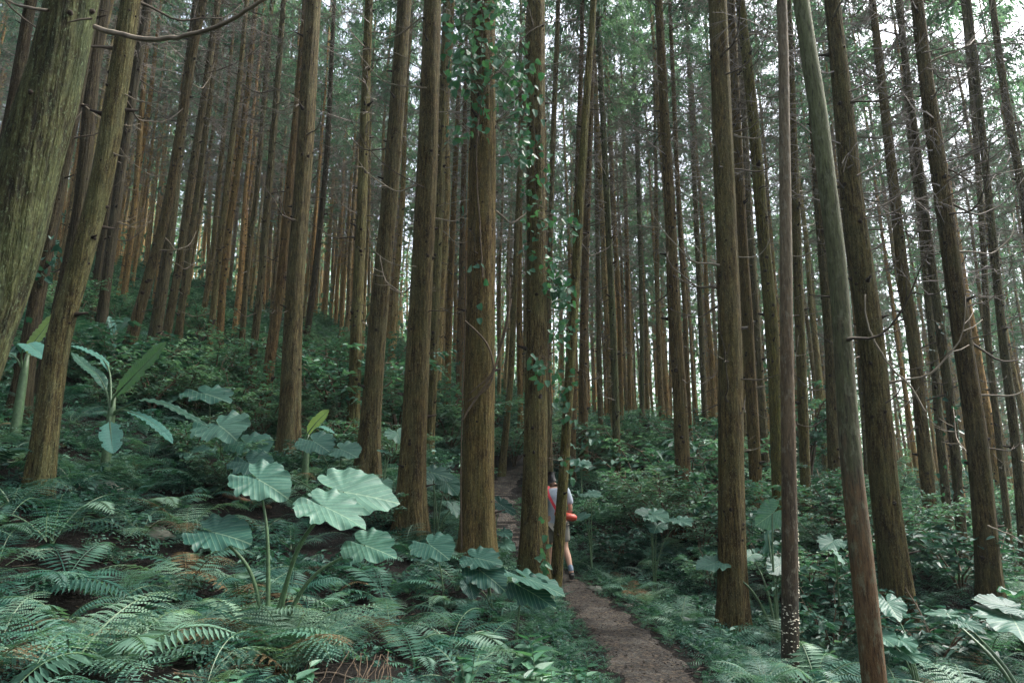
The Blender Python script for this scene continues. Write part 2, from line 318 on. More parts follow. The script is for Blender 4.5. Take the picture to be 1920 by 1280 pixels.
# ---------------------------------------------------------------- trees as measured: (x, y, width) in the picture from the foot up, distance
GREY, BROWN, ORANGE, DARK, MOSS, RED = (.88, .92, .84), (.92, .91, .76), (1.45, 1.14, .74), (.42, .41, .39), (.82, 1.0, .66), (1.12, .90, .72)
HERO = [
 ('T1', 3.3, [(-80, 740, 150), (-40, 620, 146), (10, 480, 140), (58, 300, 128), (88, 200, 122), (137, 0, 104)], (.62, .84, .68), 'thick leaning cedar trunk covered in green moss, closest to the camera'),
 ('T2', 7.0, [(77, 890, 52), (110, 640, 50), (154, 480, 47), (198, 300, 45), (245, 0, 40)], (1.0, 1.08, .86), 'pale moss-grey trunk leaning beside the thick mossy one, ferns around its foot'),
 ('T3', 10.0, [(95, 640, 26), (110, 575, 26), (150, 380, 28), (175, 130, 28), (195, 0, 25)], DARK, 'dark trunk seen between the thick mossy trunk and the pale moss-grey trunk'),
 ('T4', 9.0, [(32, 780, 46), (62, 600, 34), (100, 400, 30), (150, 150, 26)], DARK, 'dark trunk rising behind the banana leaves beside the thick mossy trunk'),
 ('T5', 8.0, [(-70, 640, 34), (-30, 450, 30), (15, 250, 28), (58, 0, 24)], DARK, 'blackish trunk behind the thick mossy trunk in the upper corner'),
 ('T6', 18, [(172, 600, 20), (215, 300, 17), (262, 0, 14)], DARK, 'first of two dark twin trunks behind the pale moss-grey trunk'),
 ('T7', 17, [(190, 600, 22), (228, 310, 20), (278, 0, 17)], (.42, .42, .42), 'second and blacker of the twin trunks behind the pale moss-grey trunk'),
 ('T8', 26, [(228, 590, 14), (253, 375, 12), (275, 80, 10)], ORANGE, 'slim orange-brown trunk just past the black twin trunks'),
 ('T9', 15, [(244, 640, 25), (284, 503, 22), (319, 362, 20), (362, 94, 18), (381, 0, 17)], (.8, .74, .62), 'brown trunk leaning most of the hillside group, above the banana plant'),
 ('T10', 16, [(288, 645, 25), (312, 487, 23), (330, 331, 20), (350, 150, 16), (368, 0, 13)], (.62, .64, .6), 'grey peeling trunk close behind the brown trunk that leans most'),
 ('T11', 20, [(311, 632, 18), (337, 487, 16), (362, 315, 15), (388, 150, 14), (409, 0, 13)], (.8, .76, .66), 'straight dull brown trunk next past the grey peeling trunk'),
 ('T12', 22, [(334, 632, 16), (352, 490, 14), (375, 330, 12), (398, 150, 11), (418, 0, 9)], BROWN, 'thin brown trunk hugging the dull brown trunk on the slope'),
 ('T13', 21, [(390, 700, 15), (403, 550, 13), (431, 300, 12), (450, 140, 10), (463, 0, 9)], (1.15, 1.1, .85), 'slim olive trunk whose foot stands lowest among the slope trunks'),
 ('T14', 23, [(411, 645, 15), (422, 487, 14), (444, 331, 13), (465, 170, 11), (480, 0, 9)], ORANGE, 'golden orange trunk standing beside the slim olive trunk'),
 ('T15', 28, [(376, 620, 12), (397, 487, 11), (409, 362, 10), (424, 200, 8)], (1.1, 1.0, .75), 'thin knotty trunk seen between the thin brown and slim olive trunks'),
 ('T16', 24, [(453, 650, 12), (465, 487, 11), (483, 347, 10), (497, 160, 9), (510, 0, 8)], BROWN, 'thin tan trunk just past the golden orange one'),
 ('T17', 16, [(467, 780, 17), (476, 655, 16), (490, 519, 15), (503, 362, 14), (519, 170, 12), (532, 0, 10)], GREY, 'grey-brown trunk with a dark hollow foot, next before the reddish trunk'),
 ('T18', 15, [(492, 792, 23), (509, 654, 22), (525, 545, 19), (540, 394, 16), (556, 200, 12), (572, 0, 9)], RED, 'reddish trunk leaning behind the large trunk left of the yellow-green leaf'),
 ('T19', 12, [(542, 855, 45), (552, 560, 36), (570, 300, 33), (587, 0, 30)], BROWN, 'large upright brown trunk standing alone uphill beside the yellow-green leaf'),
 ('T20', 24, [(573, 650, 12), (592, 500, 12), (612, 300, 11), (624, 60, 8)], DARK, 'thin dark trunk behind the large upright trunk'),
 ('T21', 14, [(661, 830, 26), (669, 600, 23), (681, 320, 20), (692, 0, 15)], (1.05, 1.1, .78), 'narrow straight lichen-flecked trunk just before the pair of big brown trunks'),
 ('T22', 11.5, [(689, 878, 45), (699, 740, 39), (713, 560, 35), (736, 320, 31), (759, 0, 27)], BROWN, 'big brown trunk with a dark foot, leaning towards the widest grey-brown trunk'),
 ('T23', 9.8, [(767, 1005, 62), (774, 860, 52), (785, 640, 45), (801, 320, 40), (811, 0, 33)], (1.0, .95, .75), 'wide trunk with curling bare branches beside the biggest elephant ear plant'),
 ('T24', 16, [(806, 830, 17), (815, 640, 17), (826, 320, 17), (838, 0, 15)], (1.0, 1.05, .75), 'thin trunk half hidden behind the trunk with curling bare branches'),
 ('T25', 9.0, [(895, 1045, 68), (897, 900, 63), (901, 640, 57), (905, 320, 51), (907, 0, 43)], (1.12, .98, .68), 'stout central trunk wrapped by a twisting woody vine'),
 ('T26', 9.6, [(1000, 1090, 56), (1002, 950, 50), (1006, 640, 41), (1005, 320, 36), (1006, 0, 32)], (1.0, .98, .72), 'dark lichen-flecked trunk standing right beside the hiker'),
 ('T27', 10.2, [(1044, 1070, 24), (1056, 900, 20), (1066, 740, 19), (1073, 620, 19), (1085, 420, 17), (1102, 150, 14), (1113, 0, 12)], (1.05, 1.1, .68), 'slender slightly bent tree in front of the hiker'),
 ('T28', 17, [(1030, 880, 14), (1028, 660, 11), (1036, 300, 10), (1045, 60, 9)], BROWN, 'thin trunk tucked directly behind the lichen-flecked trunk beside the hiker'),
 ('T29', 18, [(1073, 868, 13), (1077, 650, 12), (1081, 400, 11), (1090, 100, 9)], RED, 'thin reddish trunk right above the hiker'),
 ('T30', 19, [(1094, 860, 18), (1094, 714, 18), (1096, 564, 15), (1103, 330, 13), (1112, 60, 10)], RED, 'sturdy red-brown trunk beyond the hiker, behind the bent slender tree'),
 ('T31', 24, [(1129, 890, 10), (1125, 741, 10), (1122, 564, 9), (1118, 300, 8)], BROWN, 'thin brown trunk between the sturdy red-brown and the green tinted trunk'),
 ('T32', 18, [(1158, 950, 17), (1154, 750, 15), (1147, 560, 13), (1137, 350, 12), (1127, 150, 11), (1120, 0, 10)], (.75, .95, .72), 'slim green tinted trunk past the hiker rising from the shrubs'),
 ('T33', 24, [(1166, 810, 9), (1162, 605, 10), (1151, 400, 10), (1139, 150, 8)], ORANGE, 'thin tan trunk pressed against the slim green tinted trunk'),
 ('T34', 28, [(1204, 775, 9), (1202, 550, 8), (1195, 300, 8), (1188, 100, 7)], (.8, 1.0, .8), 'thin grey-green trunk far behind the leafy sapling'),
 ('T35', 30, [(1181, 775, 9), (1179, 600, 9), (1172, 350, 8)], ORANGE, 'thin orange trunk far back before the grey-green one'),
 ('T36', 13.5, [(1284, 970, 31), (1281, 897, 30), (1273, 714, 27), (1262, 550, 24), (1257, 400, 21), (1245, 200, 18), (1235, 0, 15)], (1.0, .88, .68), 'mid-sized brown trunk standing in the layered shrubs across the path'),
 ('T37', 20, [(1297, 860, 9), (1289, 714, 11), (1284, 577, 10), (1270, 330, 9), (1260, 100, 8)], RED, 'thin reddish trunk close behind the mid-sized brown trunk in the shrubs'),
 ('T38', 26, [(1322, 800, 11), (1314, 600, 11), (1305, 400, 10), (1293, 150, 8)], BROWN, 'thin pale brown trunk before the tall straight trunk by the path'),
 ('T39', 8.5, [(1374, 1185, 58), (1371, 900, 52), (1368, 640, 46), (1357, 320, 40), (1345, 0, 35)], (1.05, .98, .75), 'tall straight thick trunk at the edge of the path, ferns at its foot'),
 ('T40', 15, [(1419, 945, 25), (1404, 640, 22), (1390, 400, 19), (1371, 0, 15)], (1.1, .92, .6), 'golden brown trunk directly behind the tall straight thick trunk'),
 ('T41', 19, [(1440, 945, 17), (1421, 640, 16), (1408, 450, 14), (1397, 250, 12), (1384, 0, 10)], BROWN, 'slim trunk between the golden brown and the mossy ochre trunk'),
 ('T42', 14, [(1460, 950, 24), (1448, 640, 26), (1427, 400, 24), (1410, 200, 21), (1388, 0, 18)], (1.0, 1.05, .55), 'mossy ochre trunk curving behind the trunk with white fungus'),
 ('T43', 6.8, [(1482, 1290, 37), (1480, 940, 31), (1475, 640, 26), (1474, 500, 25), (1471, 250, 22), (1466, 0, 20)], (1, 1, 1), 'slender reddish trunk dotted with small white fungi'),
 ('T44', 15, [(1514, 990, 21), (1501, 640, 20), (1494, 450, 18), (1488, 250, 14), (1478, 0, 11)], (1.05, 1.05, .7), 'narrow olive brown trunk just past the trunk with white fungus'),
 ('T45', 14, [(1568, 985, 27), (1556, 640, 22), (1545, 500, 20), (1530, 300, 18), (1512, 0, 15)], BROWN, 'brown trunk half hidden behind the smooth leaning pole tree'),
 ('T46', 5.2, [(1641, 1290, 51), (1615, 1040, 48), (1594, 840, 43), (1581, 640, 38), (1568, 480, 37), (1552, 350, 36), (1533, 200, 35), (1502, 0, 31)], (1, 1, 1), 'smooth leaning pole tree, orange below and green above'),
 ('T47', 8.5, [(1693, 1195, 68), (1674, 1040, 62), (1658, 915, 58), (1633, 640, 52), (1600, 400, 46), (1581, 200, 38), (1560, 0, 31)], (.8, .78, .55), 'massive dark mossy trunk with a looping bare branch'),
 ('T48', 12, [(1752, 1035, 29), (1728, 800, 27), (1712, 640, 25), (1692, 500, 23), (1670, 300, 20), (1647, 100, 16), (1635, 0, 14)], (1.0, .92, .75), 'leaning brown trunk next past the massive dark mossy one'),
 ('T49', 15, [(1786, 1045, 20), (1765, 840, 18), (1749, 640, 17), (1727, 420, 15), (1707, 250, 13), (1688, 0, 11)], GREY, 'slim speckled trunk behind a few vine leaves'),
 ('T50', 12, [(1814, 1140, 25), (1798, 940, 21), (1785, 790, 20), (1766, 640, 19), (1745, 480, 17), (1729, 350, 16), (1702, 150, 14), (1684, 0, 12)], (.72, .74, .66), 'slim dark-footed trunk just before the heavy leaning trunk near the edge'),
 ('T51', 9.0, [(1858, 1110, 49), (1834, 840, 45), (1806, 640, 40), (1769, 375, 36), (1737, 150, 29), (1719, 0, 25)], (.85, .78, .62), 'heavy leaning trunk with many bare branches, big leaves at its foot'),
 ('T52', 17, [(1900, 1085, 15), (1870, 800, 15), (1853, 640, 14), (1843, 450, 13), (1829, 250, 12), (1806, 0, 10)], BROWN, 'thin trunk just past the heavy leaning trunk'),
 ('T53', 13, [(1925, 1110, 22), (1905, 840, 21), (1881, 640, 19), (1862, 450, 17), (1842, 250, 15), (1815, 0, 12)], GREY, 'long thin trunk running out of the frame edge near the big pale leaves'),
 ('T54', 14, [(1990, 800, 22), (1945, 560, 20), (1915, 350, 18), (1897, 250, 18), (1880, 150, 16), (1860, 0, 13)], (1, .95, .85), 'trunk crossing the upper corner of the far edge'),
 ('T57', 22, [(1628, 910, 12), (1618, 760, 12), (1612, 640, 11), (1596, 400, 10)], BROWN, 'thin trunk between the pole tree and the massive dark mossy trunk'),
 ('T59', 26, [(838, 775, 13), (843, 577, 13), (850, 400, 11), (858, 220, 9)], ORANGE, 'slim orange trunk seen far back, beside its reddish neighbour'),
 ('T60', 25, [(859, 775, 12), (864, 570, 12), (870, 300, 10)], RED, 'slim reddish trunk far back against the stout vine-wrapped trunk'),
 ('T61', 19, [(945, 845, 13), (957, 714, 12), (964, 577, 11), (972, 380, 10), (985, 150, 9)], (1.05, 1.05, .8), 'slender tilted trunk beside the bend of the dirt path'),
 ('T62', 24, [(976, 780, 11), (973, 577, 11), (975, 350, 10)], ORANGE, 'thin orange trunk between the vine-wrapped trunk and the hiker'),
]

# ---------------------------------------------------------------- ground heights: a smooth surface through the measured feet
PATH = np.array([(1.9, -3, -.02), (1.55, 1, -.02), (1.30, 4, -.02), (1.24, 6, 0), (1.20, 7.6, .03), (1.02, 9.6, .08), (.78, 11.3, .17), (.30, 12.7, .42), (-.12, 14.3, .85),
                 (-.30, 16.3, 1.35), (-.05, 18.8, 1.85), (.8, 22, 2.35), (2.2, 26, 2.8), (4, 32, 3.3)])
ctl = [tuple(p) for p in PATH]
for k, D, pts, *_ in HERO:
    if k in ('T1', 'T43', 'T46', 'T54', 'T53', 'T5', 'T4', 'T3'): continue
    p = P(pts[0][0], pts[0][1], D); ctl.append((p.x, p.y, p.z - (0.12 if D < 13 else 0.35)))
for px, py, D, dz in ((200, 1280, 3.2, -.1), (500, 1280, 3.3, -.25), (800, 1280, 3.9, -.25), (100, 1120, 4.4, -.3), (400, 1110, 4.9, -.3), (700, 1130, 5.8, -.2), (60, 960, 6.0, -.4),
                      (250, 900, 8.2, -.3), (950, 1240, 5.2, -.25), (1520, 1280, 5.6, -.25), (1750, 1280, 5.6, -.35), (1900, 1280, 5.6, -.4), (1900, 1190, 7.5, -.5), (1500, 1120, 8.0, -.45), (960, 770, 36, 0),
                      (1300, 850, 26, 0), (1500, 900, 28, 0), (1700, 930, 26, 0), (1900, 950, 28, -.3), (600, 690, 30, 0), (760, 740, 30, 0), (60, 560, 24, 0), (20, 640, 14, 0)):
    p = P(px, py, D); ctl.append((p.x, p.y, p.z + dz))
ctl += [(-3, 0, .55), (-8, -2, 3.0), (-8, 3, 3.0), (0, 0, .02), (0, -8, 0), (4, 0, -.5), (9, 0, -1.2), (9, 5, -1.0), (12, -6, -1.5), (-14, 5, 6.0), (-25, 20, 11), (-30, 45, 17), (-12, 50, 13), (0, 55, 8.5), (12, 55, 4.5),
        (25, 50, 1.0), (35, 30, -1.5), (20, 12, -1.2), (30, 5, -3), (40, 60, -4), (20, 75, 1), (0, 80, 9), (-30, 80, 20), (-40, 0, 14), (15, 90, 1), (45, 90, -8), (60, 40, -9), (-60, 40, 26), (-60, 90, 30)]
ctl = np.array(ctl, float)
def _k(r2): return np.sqrt(r2 + 2.0)
def _fit(pts, lam=0.12):
    n = len(pts); d2 = ((pts[:, None, :2] - pts[None, :, :2]) ** 2).sum(-1)
    A = np.zeros((n + 3, n + 3)); A[:n, :n] = _k(d2) - lam * np.eye(n); A[:n, n] = 1; A[:n, n + 1:] = pts[:, :2]; A[n, :n] = 1; A[n + 1:, :n] = pts[:, :2].T
    return np.linalg.solve(A, np.append(pts[:, 2], [0, 0, 0]))
_w = _fit(ctl)
def _rbf(x, y):
    out = np.full(x.shape, _w[-3]) + _w[-2] * x + _w[-1] * y
    for i, c in enumerate(ctl): out += _w[i] * _k((x - c[0]) ** 2 + (y - c[1]) ** 2)
    return out
PS = spline(PATH, 0.25)
def path_near(x, y):
    d = (x[..., None] - PS[:, 0]) ** 2 + (y[..., None] - PS[:, 1]) ** 2
    i = d.argmin(-1); return np.sqrt(np.take_along_axis(d, i[..., None], -1)[..., 0]), PS[i, 2]
def path_half(y): return np.interp(y, [3, 6, 8, 10, 12, 16, 22, 30], [.40, .38, .35, .30, .28, .31, .30, .27])
def gz(x, y):
    """Ground height at x, y (arrays or numbers)."""
    x = np.atleast_1d(np.asarray(x, float)); y = np.atleast_1d(np.asarray(y, float))
    z = _rbf(x, y)
    z = np.where((x * x + y * y) > 110 ** 2, np.clip(z, -40, 45), z)
    d, pz = path_near(x, y); w = np.clip((1.15 - d) / 0.7, 0, 1); w = w * w * (3 - 2 * w)
    z = z * (1 - w) + pz * w
    rough = noise2(x, y, 5, .5, 4) * 0.06 * np.clip((d - .45) / .5, 0, 1)
    return z + rough
def G(x, y): return float(gz(x, y)[0])

def grid_mesh(name, xs, ys, zf, mat):
    X, Y = np.meshgrid(xs, ys, indexing='ij'); Z = np.concatenate([zf(X[i:i + 20], Y[i:i + 20]) for i in range(0, len(xs), 20)])
    n, m = X.shape; i, j = np.meshgrid(np.arange(n - 1), np.arange(m - 1), indexing='ij')
    F = np.stack([i * m + j, (i + 1) * m + j, (i + 1) * m + j + 1, i * m + j + 1], -1).reshape(-1, 4)
    return mesh_np(name, np.stack([X, Y, Z], -1).reshape(-1, 3), F, mat, None, True)
def axis(segs):
    out = []
    for a, b, s in segs: out.append(np.arange(a, b, s))
    return np.append(np.concatenate(out), segs[-1][1])
xs = axis([(-600, -120, 60), (-120, -40, 8), (-40, -9, 1.0), (-9, 8, 0.14), (8, 40, 1.0), (40, 120, 8), (120, 600, 60)])
ys = axis([(-300, -60, 60), (-60, -4, 4), (-4, 2, .5), (2, 17, 0.14), (17, 50, 0.8), (50, 120, 6), (120, 900, 60)])
g = link('ground', grid_mesh('ground', xs, ys, gz, M_soil)); tag(g, kind='structure')
# the trodden path: a crowned strip a little above the ground sheet
pc = spline(PATH, 0.12)[:, :2]; T = norm(np.gradient(pc, axis=0)); Nn = np.stack([T[:, 1], -T[:, 0]], 1)
hw = path_half(pc[:, 1]); tt = np.linspace(-1, 1, 13); jl = noise1(pc[:, 1] * 7, 4) * .11; jr = noise1(pc[:, 1] * 7, 9) * .11
off = hw[:, None] * tt[None] + np.where(tt < 0, -tt * jl[:, None], tt * jr[:, None])
X = pc[:, 0, None] + Nn[:, 0, None] * off; Y = pc[:, 1, None] + Nn[:, 1, None] * off
Z = gz(X, Y) + 0.018 - 0.034 * np.abs(tt)[None] ** 6 + noise2(X, Y, 8, 2.2, 3) * .006
n, m = X.shape; i, j = np.meshgrid(np.arange(n - 1), np.arange(m - 1), indexing='ij')
F = np.stack([i * m + j, i * m + j + 1, (i + 1) * m + j + 1, (i + 1) * m + j], -1).reshape(-1, 4)
tag(link('path', mesh_np('path', np.stack([X, Y, Z], -1).reshape(-1, 3), F, M_path, None, True)), kind='structure')

# ---------------------------------------------------------------- trunks
def trunk_arrays(cl, seed, sides=20, flute=0.05, knots=40, knot_r=0.017, step=None, flare=True):
    """cl: rows (x, y, z, r) from below the ground up. Fluted tube with knot stubs (material 1)."""
    g_ = np.random.default_rng(seed); geo = Geo()
    pts = cl[:, :3]; r = cl[:, 3]; k = len(pts)
    T = norm(np.gradient(pts, axis=0)); A = norm(np.cross(T, np.tile([0, 1.0, 0.0], (k, 1)))); B = np.cross(T, A)
    a = np.arange(sides) * 2 * np.pi / sides; h = np.cumsum(np.append(0, np.linalg.norm(np.diff(pts, axis=0), axis=1)))
    ph = g_.uniform(0, 6.28, 4); H, AA = np.meshgrid(h, a, indexing='ij')
    f = 1 + flute * (np.sin(3 * AA + ph[0] + .35 * H) * .5 + np.sin(5 * AA + ph[1] - .25 * H) * .4 + np.sin(8 * AA + ph[2] + .5 * H) * .25) + flute * .5 * np.sin(H * 2.3 + ph[3]) * .5
    if flare:
        e = np.exp(-np.maximum(H - 0.3, 0) / 0.38); f = f + e * (0.40 + 0.25 * np.sin(5 * AA + ph[1]) + .08 * np.sin(9 * AA + ph[0]))
    rr = r[:, None] * f
    V = pts[:, None] + rr[..., None] * (np.cos(AA)[..., None] * A[:, None] + np.sin(AA)[..., None] * B[:, None])
    i, j = np.meshgrid(np.arange(k - 1), np.arange(sides), indexing='ij'); j2 = (j + 1) % sides
    geo.add(V.reshape(-1, 3), np.stack([i * sides + j, i * sides + j2, (i + 1) * sides + j2, (i + 1) * sides + j], -1).reshape(-1, 4))
    for q in range(knots):
        hh = g_.uniform(0.9, h[-1] * .75); i0 = int(np.searchsorted(h, hh)) - 1; i0 = max(0, min(k - 2, i0)); t = (hh - h[i0]) / max(1e-6, h[i0 + 1] - h[i0])
        c = pts[i0] * (1 - t) + pts[i0 + 1] * t; rad = (r[i0] * (1 - t) + r[i0 + 1] * t); an = g_.uniform(0, 6.28)
        o = math.cos(an) * A[i0] + math.sin(an) * B[i0]; o = o + T[i0] * 0.25; s = knot_r * g_.uniform(.6, 1.3) * min(1.0, max(.45, rad / .12))
        ln = s * g_.uniform(.5, 1.5) if g_.random() < .85 else g_.uniform(.05, .16)
        p0 = c + o * (rad * .96 - 0.014)
        vv, ff = tube([p0, p0 + o * (0.012 + ln * .4), p0 + o * (0.014 + ln)], [s * 1.9, s, s * .6], 6); geo.add(vv, ff, 1)
    return geo

def tree_line(pts, D, H=21.0):
    """World centreline (x,y,z,r) through measured picture points, down into the ground and up to H above it."""
    rows = [np.array([*P(x, y, D), Wd(w, y, D) / 2 * .97 * math.cos(math.atan((x - 960) / 1280))]) for x, y, w in pts]   # off the axis an upright stem shows wider
    lo, lo2 = rows[0], rows[1]; d = norm((lo - lo2)[:3])
    if d[2] > -0.5: d = np.array([0, 0, -1.0])
    gnd = G(lo[0], lo[1]); down = max(0.0, lo[2] - gnd) + 0.35
    if lo[2] - gnd > 0.05:
        base = lo.copy(); base[:3] = lo[:3] + d * down / max(.5, -d[2]); base[3] = lo[3] * (1 + .03 * down); rows.insert(0, base)
    else:
        base = lo.copy(); base[2] = min(lo[2], gnd) - 0.35; rows.insert(0, base)
    top = rows[-1]; dt = norm((rows[-1] - rows[-2])[:3]); H_abs = gnd + H; zz = top[2]
    if zz < H_abs - 1:
        n = 5; cur = top.copy(); r0 = top[3]; hstep = (H_abs - zz) / n
        for q in range(n):
            dt = norm(dt * .7 + np.array([0, 0, .3])); cur = cur.copy(); cur[:3] = cur[:3] + dt * hstep / max(.6, dt[2]); cur[3] = max(.02, r0 * (1 - (q + 1) / (n + .15)))
            rows.append(cur)
    return np.array(rows), gnd

# crown and twig templates (shared mesh data)
def crown_template(seed, Hc=9.0, Rc=2.1, nb=44, spr=9, bl=9):
    g_ = np.random.default_rng(seed); wood = Geo(); B = []; Dn = []; N = []; L = []; W = []
    for b in range(nb):
        t = (b + g_.random()) / nb; z = t ** .9 * Hc; a = g_.uniform(0, 6.28); ln = Rc * (1 - t * .82) * g_.uniform(.55, 1.15) * (.65 + .35 * min(1, t * 5))
        o = np.array([math.cos(a), math.sin(a), 0]); s = np.linspace(0, 1, 6)[:, None]; dr = g_.uniform(.05, .4)
        pts = o * s * ln + np.array([0, 0, 1]) * (z + ln * (-dr * 1.4 * s * (1 - s) * 2 + .3 * s ** 2)); v, f = tube(pts, np.linspace(.022, .006, 6) * (1.2 - t * .6), 3); wood.add(v, f)
        for q in range(spr):
            u = .25 + .75 * (q + g_.random()) / spr; c = np.array([np.interp(u, s[:, 0], pts[:, k]) for k in range(3)])
            side = np.array([-o[1], o[0], 0]) * g_.choice([-1, 1]); d0 = norm(o * g_.uniform(.3, 1) + side * g_.uniform(.1, 1.0) + np.array([0, 0, g_.uniform(-.7, .25)]))
            sl = g_.uniform(.25, .62) * (1.15 - .5 * t)
            for k in range(bl):
                w = (k + .5) / bl; pp = c + d0 * sl * w + np.array([0, 0, -.25 * sl * w * w]); jd = d0 * .55 + g_.normal(0, .38, 3) + np.array([0, 0, -.45])
                B.append(pp); Dn.append(jd); N.append(g_.normal(0, 1, 3) + [0, 0, 1.2]); L.append(g_.uniform(.16, .36)); W.append(g_.uniform(.030, .062))
    v, f = leaves(np.array(B), np.array(Dn), np.array(N), L, W, .1)
    wood.add(v, f, 1); return wood.mesh('crown', [M_dead, M_needle])

def twig_template(seed, H=6.5, nb=46, Rr=1.5):
    """Dead lower limbs with drooping grey side twigs, one mesh for the trees too far to tell them apart."""
    g_ = np.random.default_rng(seed); geo = Geo()
    for b in range(nb):
        z = H * (b + g_.random()) / nb; a = g_.uniform(0, 6.28); ln = Rr * g_.uniform(.4, 1.2); o = np.array([math.cos(a), math.sin(a), 0]); sag = g_.uniform(.0, .35); up = g_.uniform(.1, .45)
        s = np.linspace(0, 1, 6)[:, None]; pts = o * s * ln + np.array([0, 0, 1]) * (z + ln * (-sag * s + up * s ** 2.2)) + g_.normal(0, .02, (6, 3))
        v, f = tube(pts, np.linspace(.013, .004, 6), 3); geo.add(v, f)
        for q in range(int(3 + z * 1.5)):
            u = g_.uniform(.3, 1); c = np.array([np.interp(u, s[:, 0], pts[:, k]) for k in range(3)]); d = norm(o * .7 + g_.normal(0, .6, 3) + np.array([0, 0, -.35])); l2 = g_.uniform(.2, .55)
            p2 = np.array([c, c + d * l2 * .5, c + d * l2 + np.array([0, 0, -.12 * l2])]); v, f = tube(p2, [.006, .004, .0025], 3); geo.add(v, f)
            for _ in range(2):
                d2 = norm(d + g_.normal(0, .7, 3)); v, f = tube(np.array([p2[1], p2[1] + d2 * l2 * .5]), [.004, .002], 3); geo.add(v, f)
    return geo.mesh('twigs', [M_twig])

def branch_template(seed):
    """One bare branch: leaves the trunk along +X, sags, then curls upward; unit length."""
    g_ = np.random.default_rng(seed); s = np.linspace(0, 1, 12); sag = g_.uniform(.02, .3); up = g_.uniform(.15, .75); side = g_.uniform(-.2, .2)
    pts = np.stack([s * (1 - .15 * s), side * s ** 2 + .02 * np.sin(s * 9 + g_.uniform(0, 6)), -sag * s * (1.2 - s) * 1.4 + up * s ** 2.4 + .015 * np.sin(s * 14)], 1)
    geo = Geo(); v, f = tube(pts, np.interp(s, [0, .06, 1], [.017, .011, .0032]), 6); geo.add(v, f)
    for q in range(int(g_.integers(0, 5))):
        u = g_.uniform(.3, .9); c = np.array([np.interp(u, s, pts[:, k]) for k in range(3)]); d = norm(np.array([.8, g_.choice([-.7, .7]), g_.uniform(-.2, .6)])); l = g_.uniform(.12, .3)
        v, f = tube(np.array([c, c + d * l * .5, c + d * l + [0, 0, .12 * l]]), [.005, .004, .002], 4); geo.add(v, f)
    return geo.mesh('bare_branch', [M_dead], True)

CROWNS = [crown_template(100 + i, Rc=rc) for i, rc in enumerate((1.9, 2.2, 2.0, 1.7, 2.3))]
TWIGS = [twig_template(200 + i) for i in range(5)]
BRANCH = [branch_template(300 + i) for i in range(10)]
M_bare_pale = [m.copy() for m in BRANCH[:4]]
for m in M_bare_pale: m.materials.clear(); m.materials.append(M_pale)

def add_crown(root, at, idx, sc, rz, zsc=1.0):
    o = link('crown', CROWNS[idx % len(CROWNS)], root, at); o.rotation_euler = (0, 0, rz); o.scale = (sc, sc, sc * zsc)
    return o

HERO_LINE = {}
HERO_ROOT = {}
for hi, (key, D, pts, col, lab) in enumerate(HERO):
    line, gnd = tree_line(pts, D, 21.5 + (hi * 37 % 40) / 10)
    cl = spline(line, 0.25 if D < 14 else 0.5); cl[:, 3] = np.maximum(cl[:, 3], .015)
    base = Vector((cl[0][0], cl[0][1], G(cl[0][0], cl[0][1])))
    # where the trunk meets the ground
    ci = int(np.argmin(np.abs(cl[:, 2] - gz(cl[:, 0], cl[:, 1])))); base = Vector((cl[ci][0], cl[ci][1], G(cl[ci][0], cl[ci][1])))
    loc = cl.copy(); loc[:, :3] -= np.array(base)
    root = thing('cedar_tree', lab, 'tree', base, 0, 'tall conifers of the plantation'); HERO_ROOT[key] = root
    HERO_LINE[key] = cl
    near = D < 13
    smooth_tree = key in ('T43', 'T46')
    geo = trunk_arrays(loc, 500 + hi, 28 if near else 14, .05 if not smooth_tree else .02, int((30 if smooth_tree else 110) if near else 130), (.012 if key == 'T1' else .018 if near else .024) if not smooth_tree else .010, flare=key not in ('T43', 'T46', 'T27'))
    if key == 'T43': mt = M_sapt
    elif key == 'T46': mt = M_pole
    else: mt = M_bark
    tr = link('trunk', geo.mesh('trunk', [mt, M_knot], True), root); tr.color = (*col, 1)
    # crown, above the frame for near trees
    zc = 12.5 + (hi * 13 % 30) / 10; i = int(np.argmin(np.abs(loc[:, 2] - zc))); top = loc[-1, 2]
    if key not in ('T43', 'T46', 'T27', 'T61'):
        add_crown(root, Vector(loc[i, :3]), hi, .72 if D < 16 else 1.0, hi * 1.3, (top - loc[i, 2]) / 8.7)
    else:
        add_crown(root, Vector(loc[i, :3]), hi, .55, hi * 1.3, (top - loc[i, 2]) / 8.7)
    if D > 13 or pts[-1][0] > 1200 and key not in ('T43', 'T46', 'T39'):
        t = link('twigs', TWIGS[hi % 5], root, Vector(loc[int(np.argmin(np.abs(loc[:, 2] - (7.2 if D > 13 else 5.2)))), :3])); t.rotation_euler = (0, 0, hi)
    # bare branches, each its own part
    g_ = random.Random(900 + hi)
    nb = {'T51': 26, 'T47': 22, 'T42': 14, 'T39': 12, 'T36': 14, 'T48': 12, 'T50': 12, 'T46': 2, 'T43': 0, 'T27': 3, 'T25': 3, 'T26': 3, 'T2': 5, 'T1': 0}.get(key, 9 if near else 11)
    for b in range(nb):
        z = g_.uniform(2.6 if D > 8 else 2.2, 11.5) if g_.random() < .8 else g_.uniform(1.5, 6); i = int(np.argmin(np.abs(loc[:, 2] - z)))
        an = g_.uniform(0, 6.28)
        if key in ('T51', 'T47') and g_.random() < .5: an = g_.uniform(-.6, .6)
        src = BRANCH[g_.randrange(10)] if g_.random() < .72 else M_bare_pale[g_.randrange(4)]
        br = link('bare_branch', src, root, Vector(loc[i, :3]) + Vector((math.cos(an), math.sin(an), 0)) * loc[i, 3] * .85)
        br.rotation_euler = (g_.uniform(-.25, .25), g_.uniform(-.45, .35), an); s = g_.uniform(.45, 1.5); br.scale = (s, s, s)

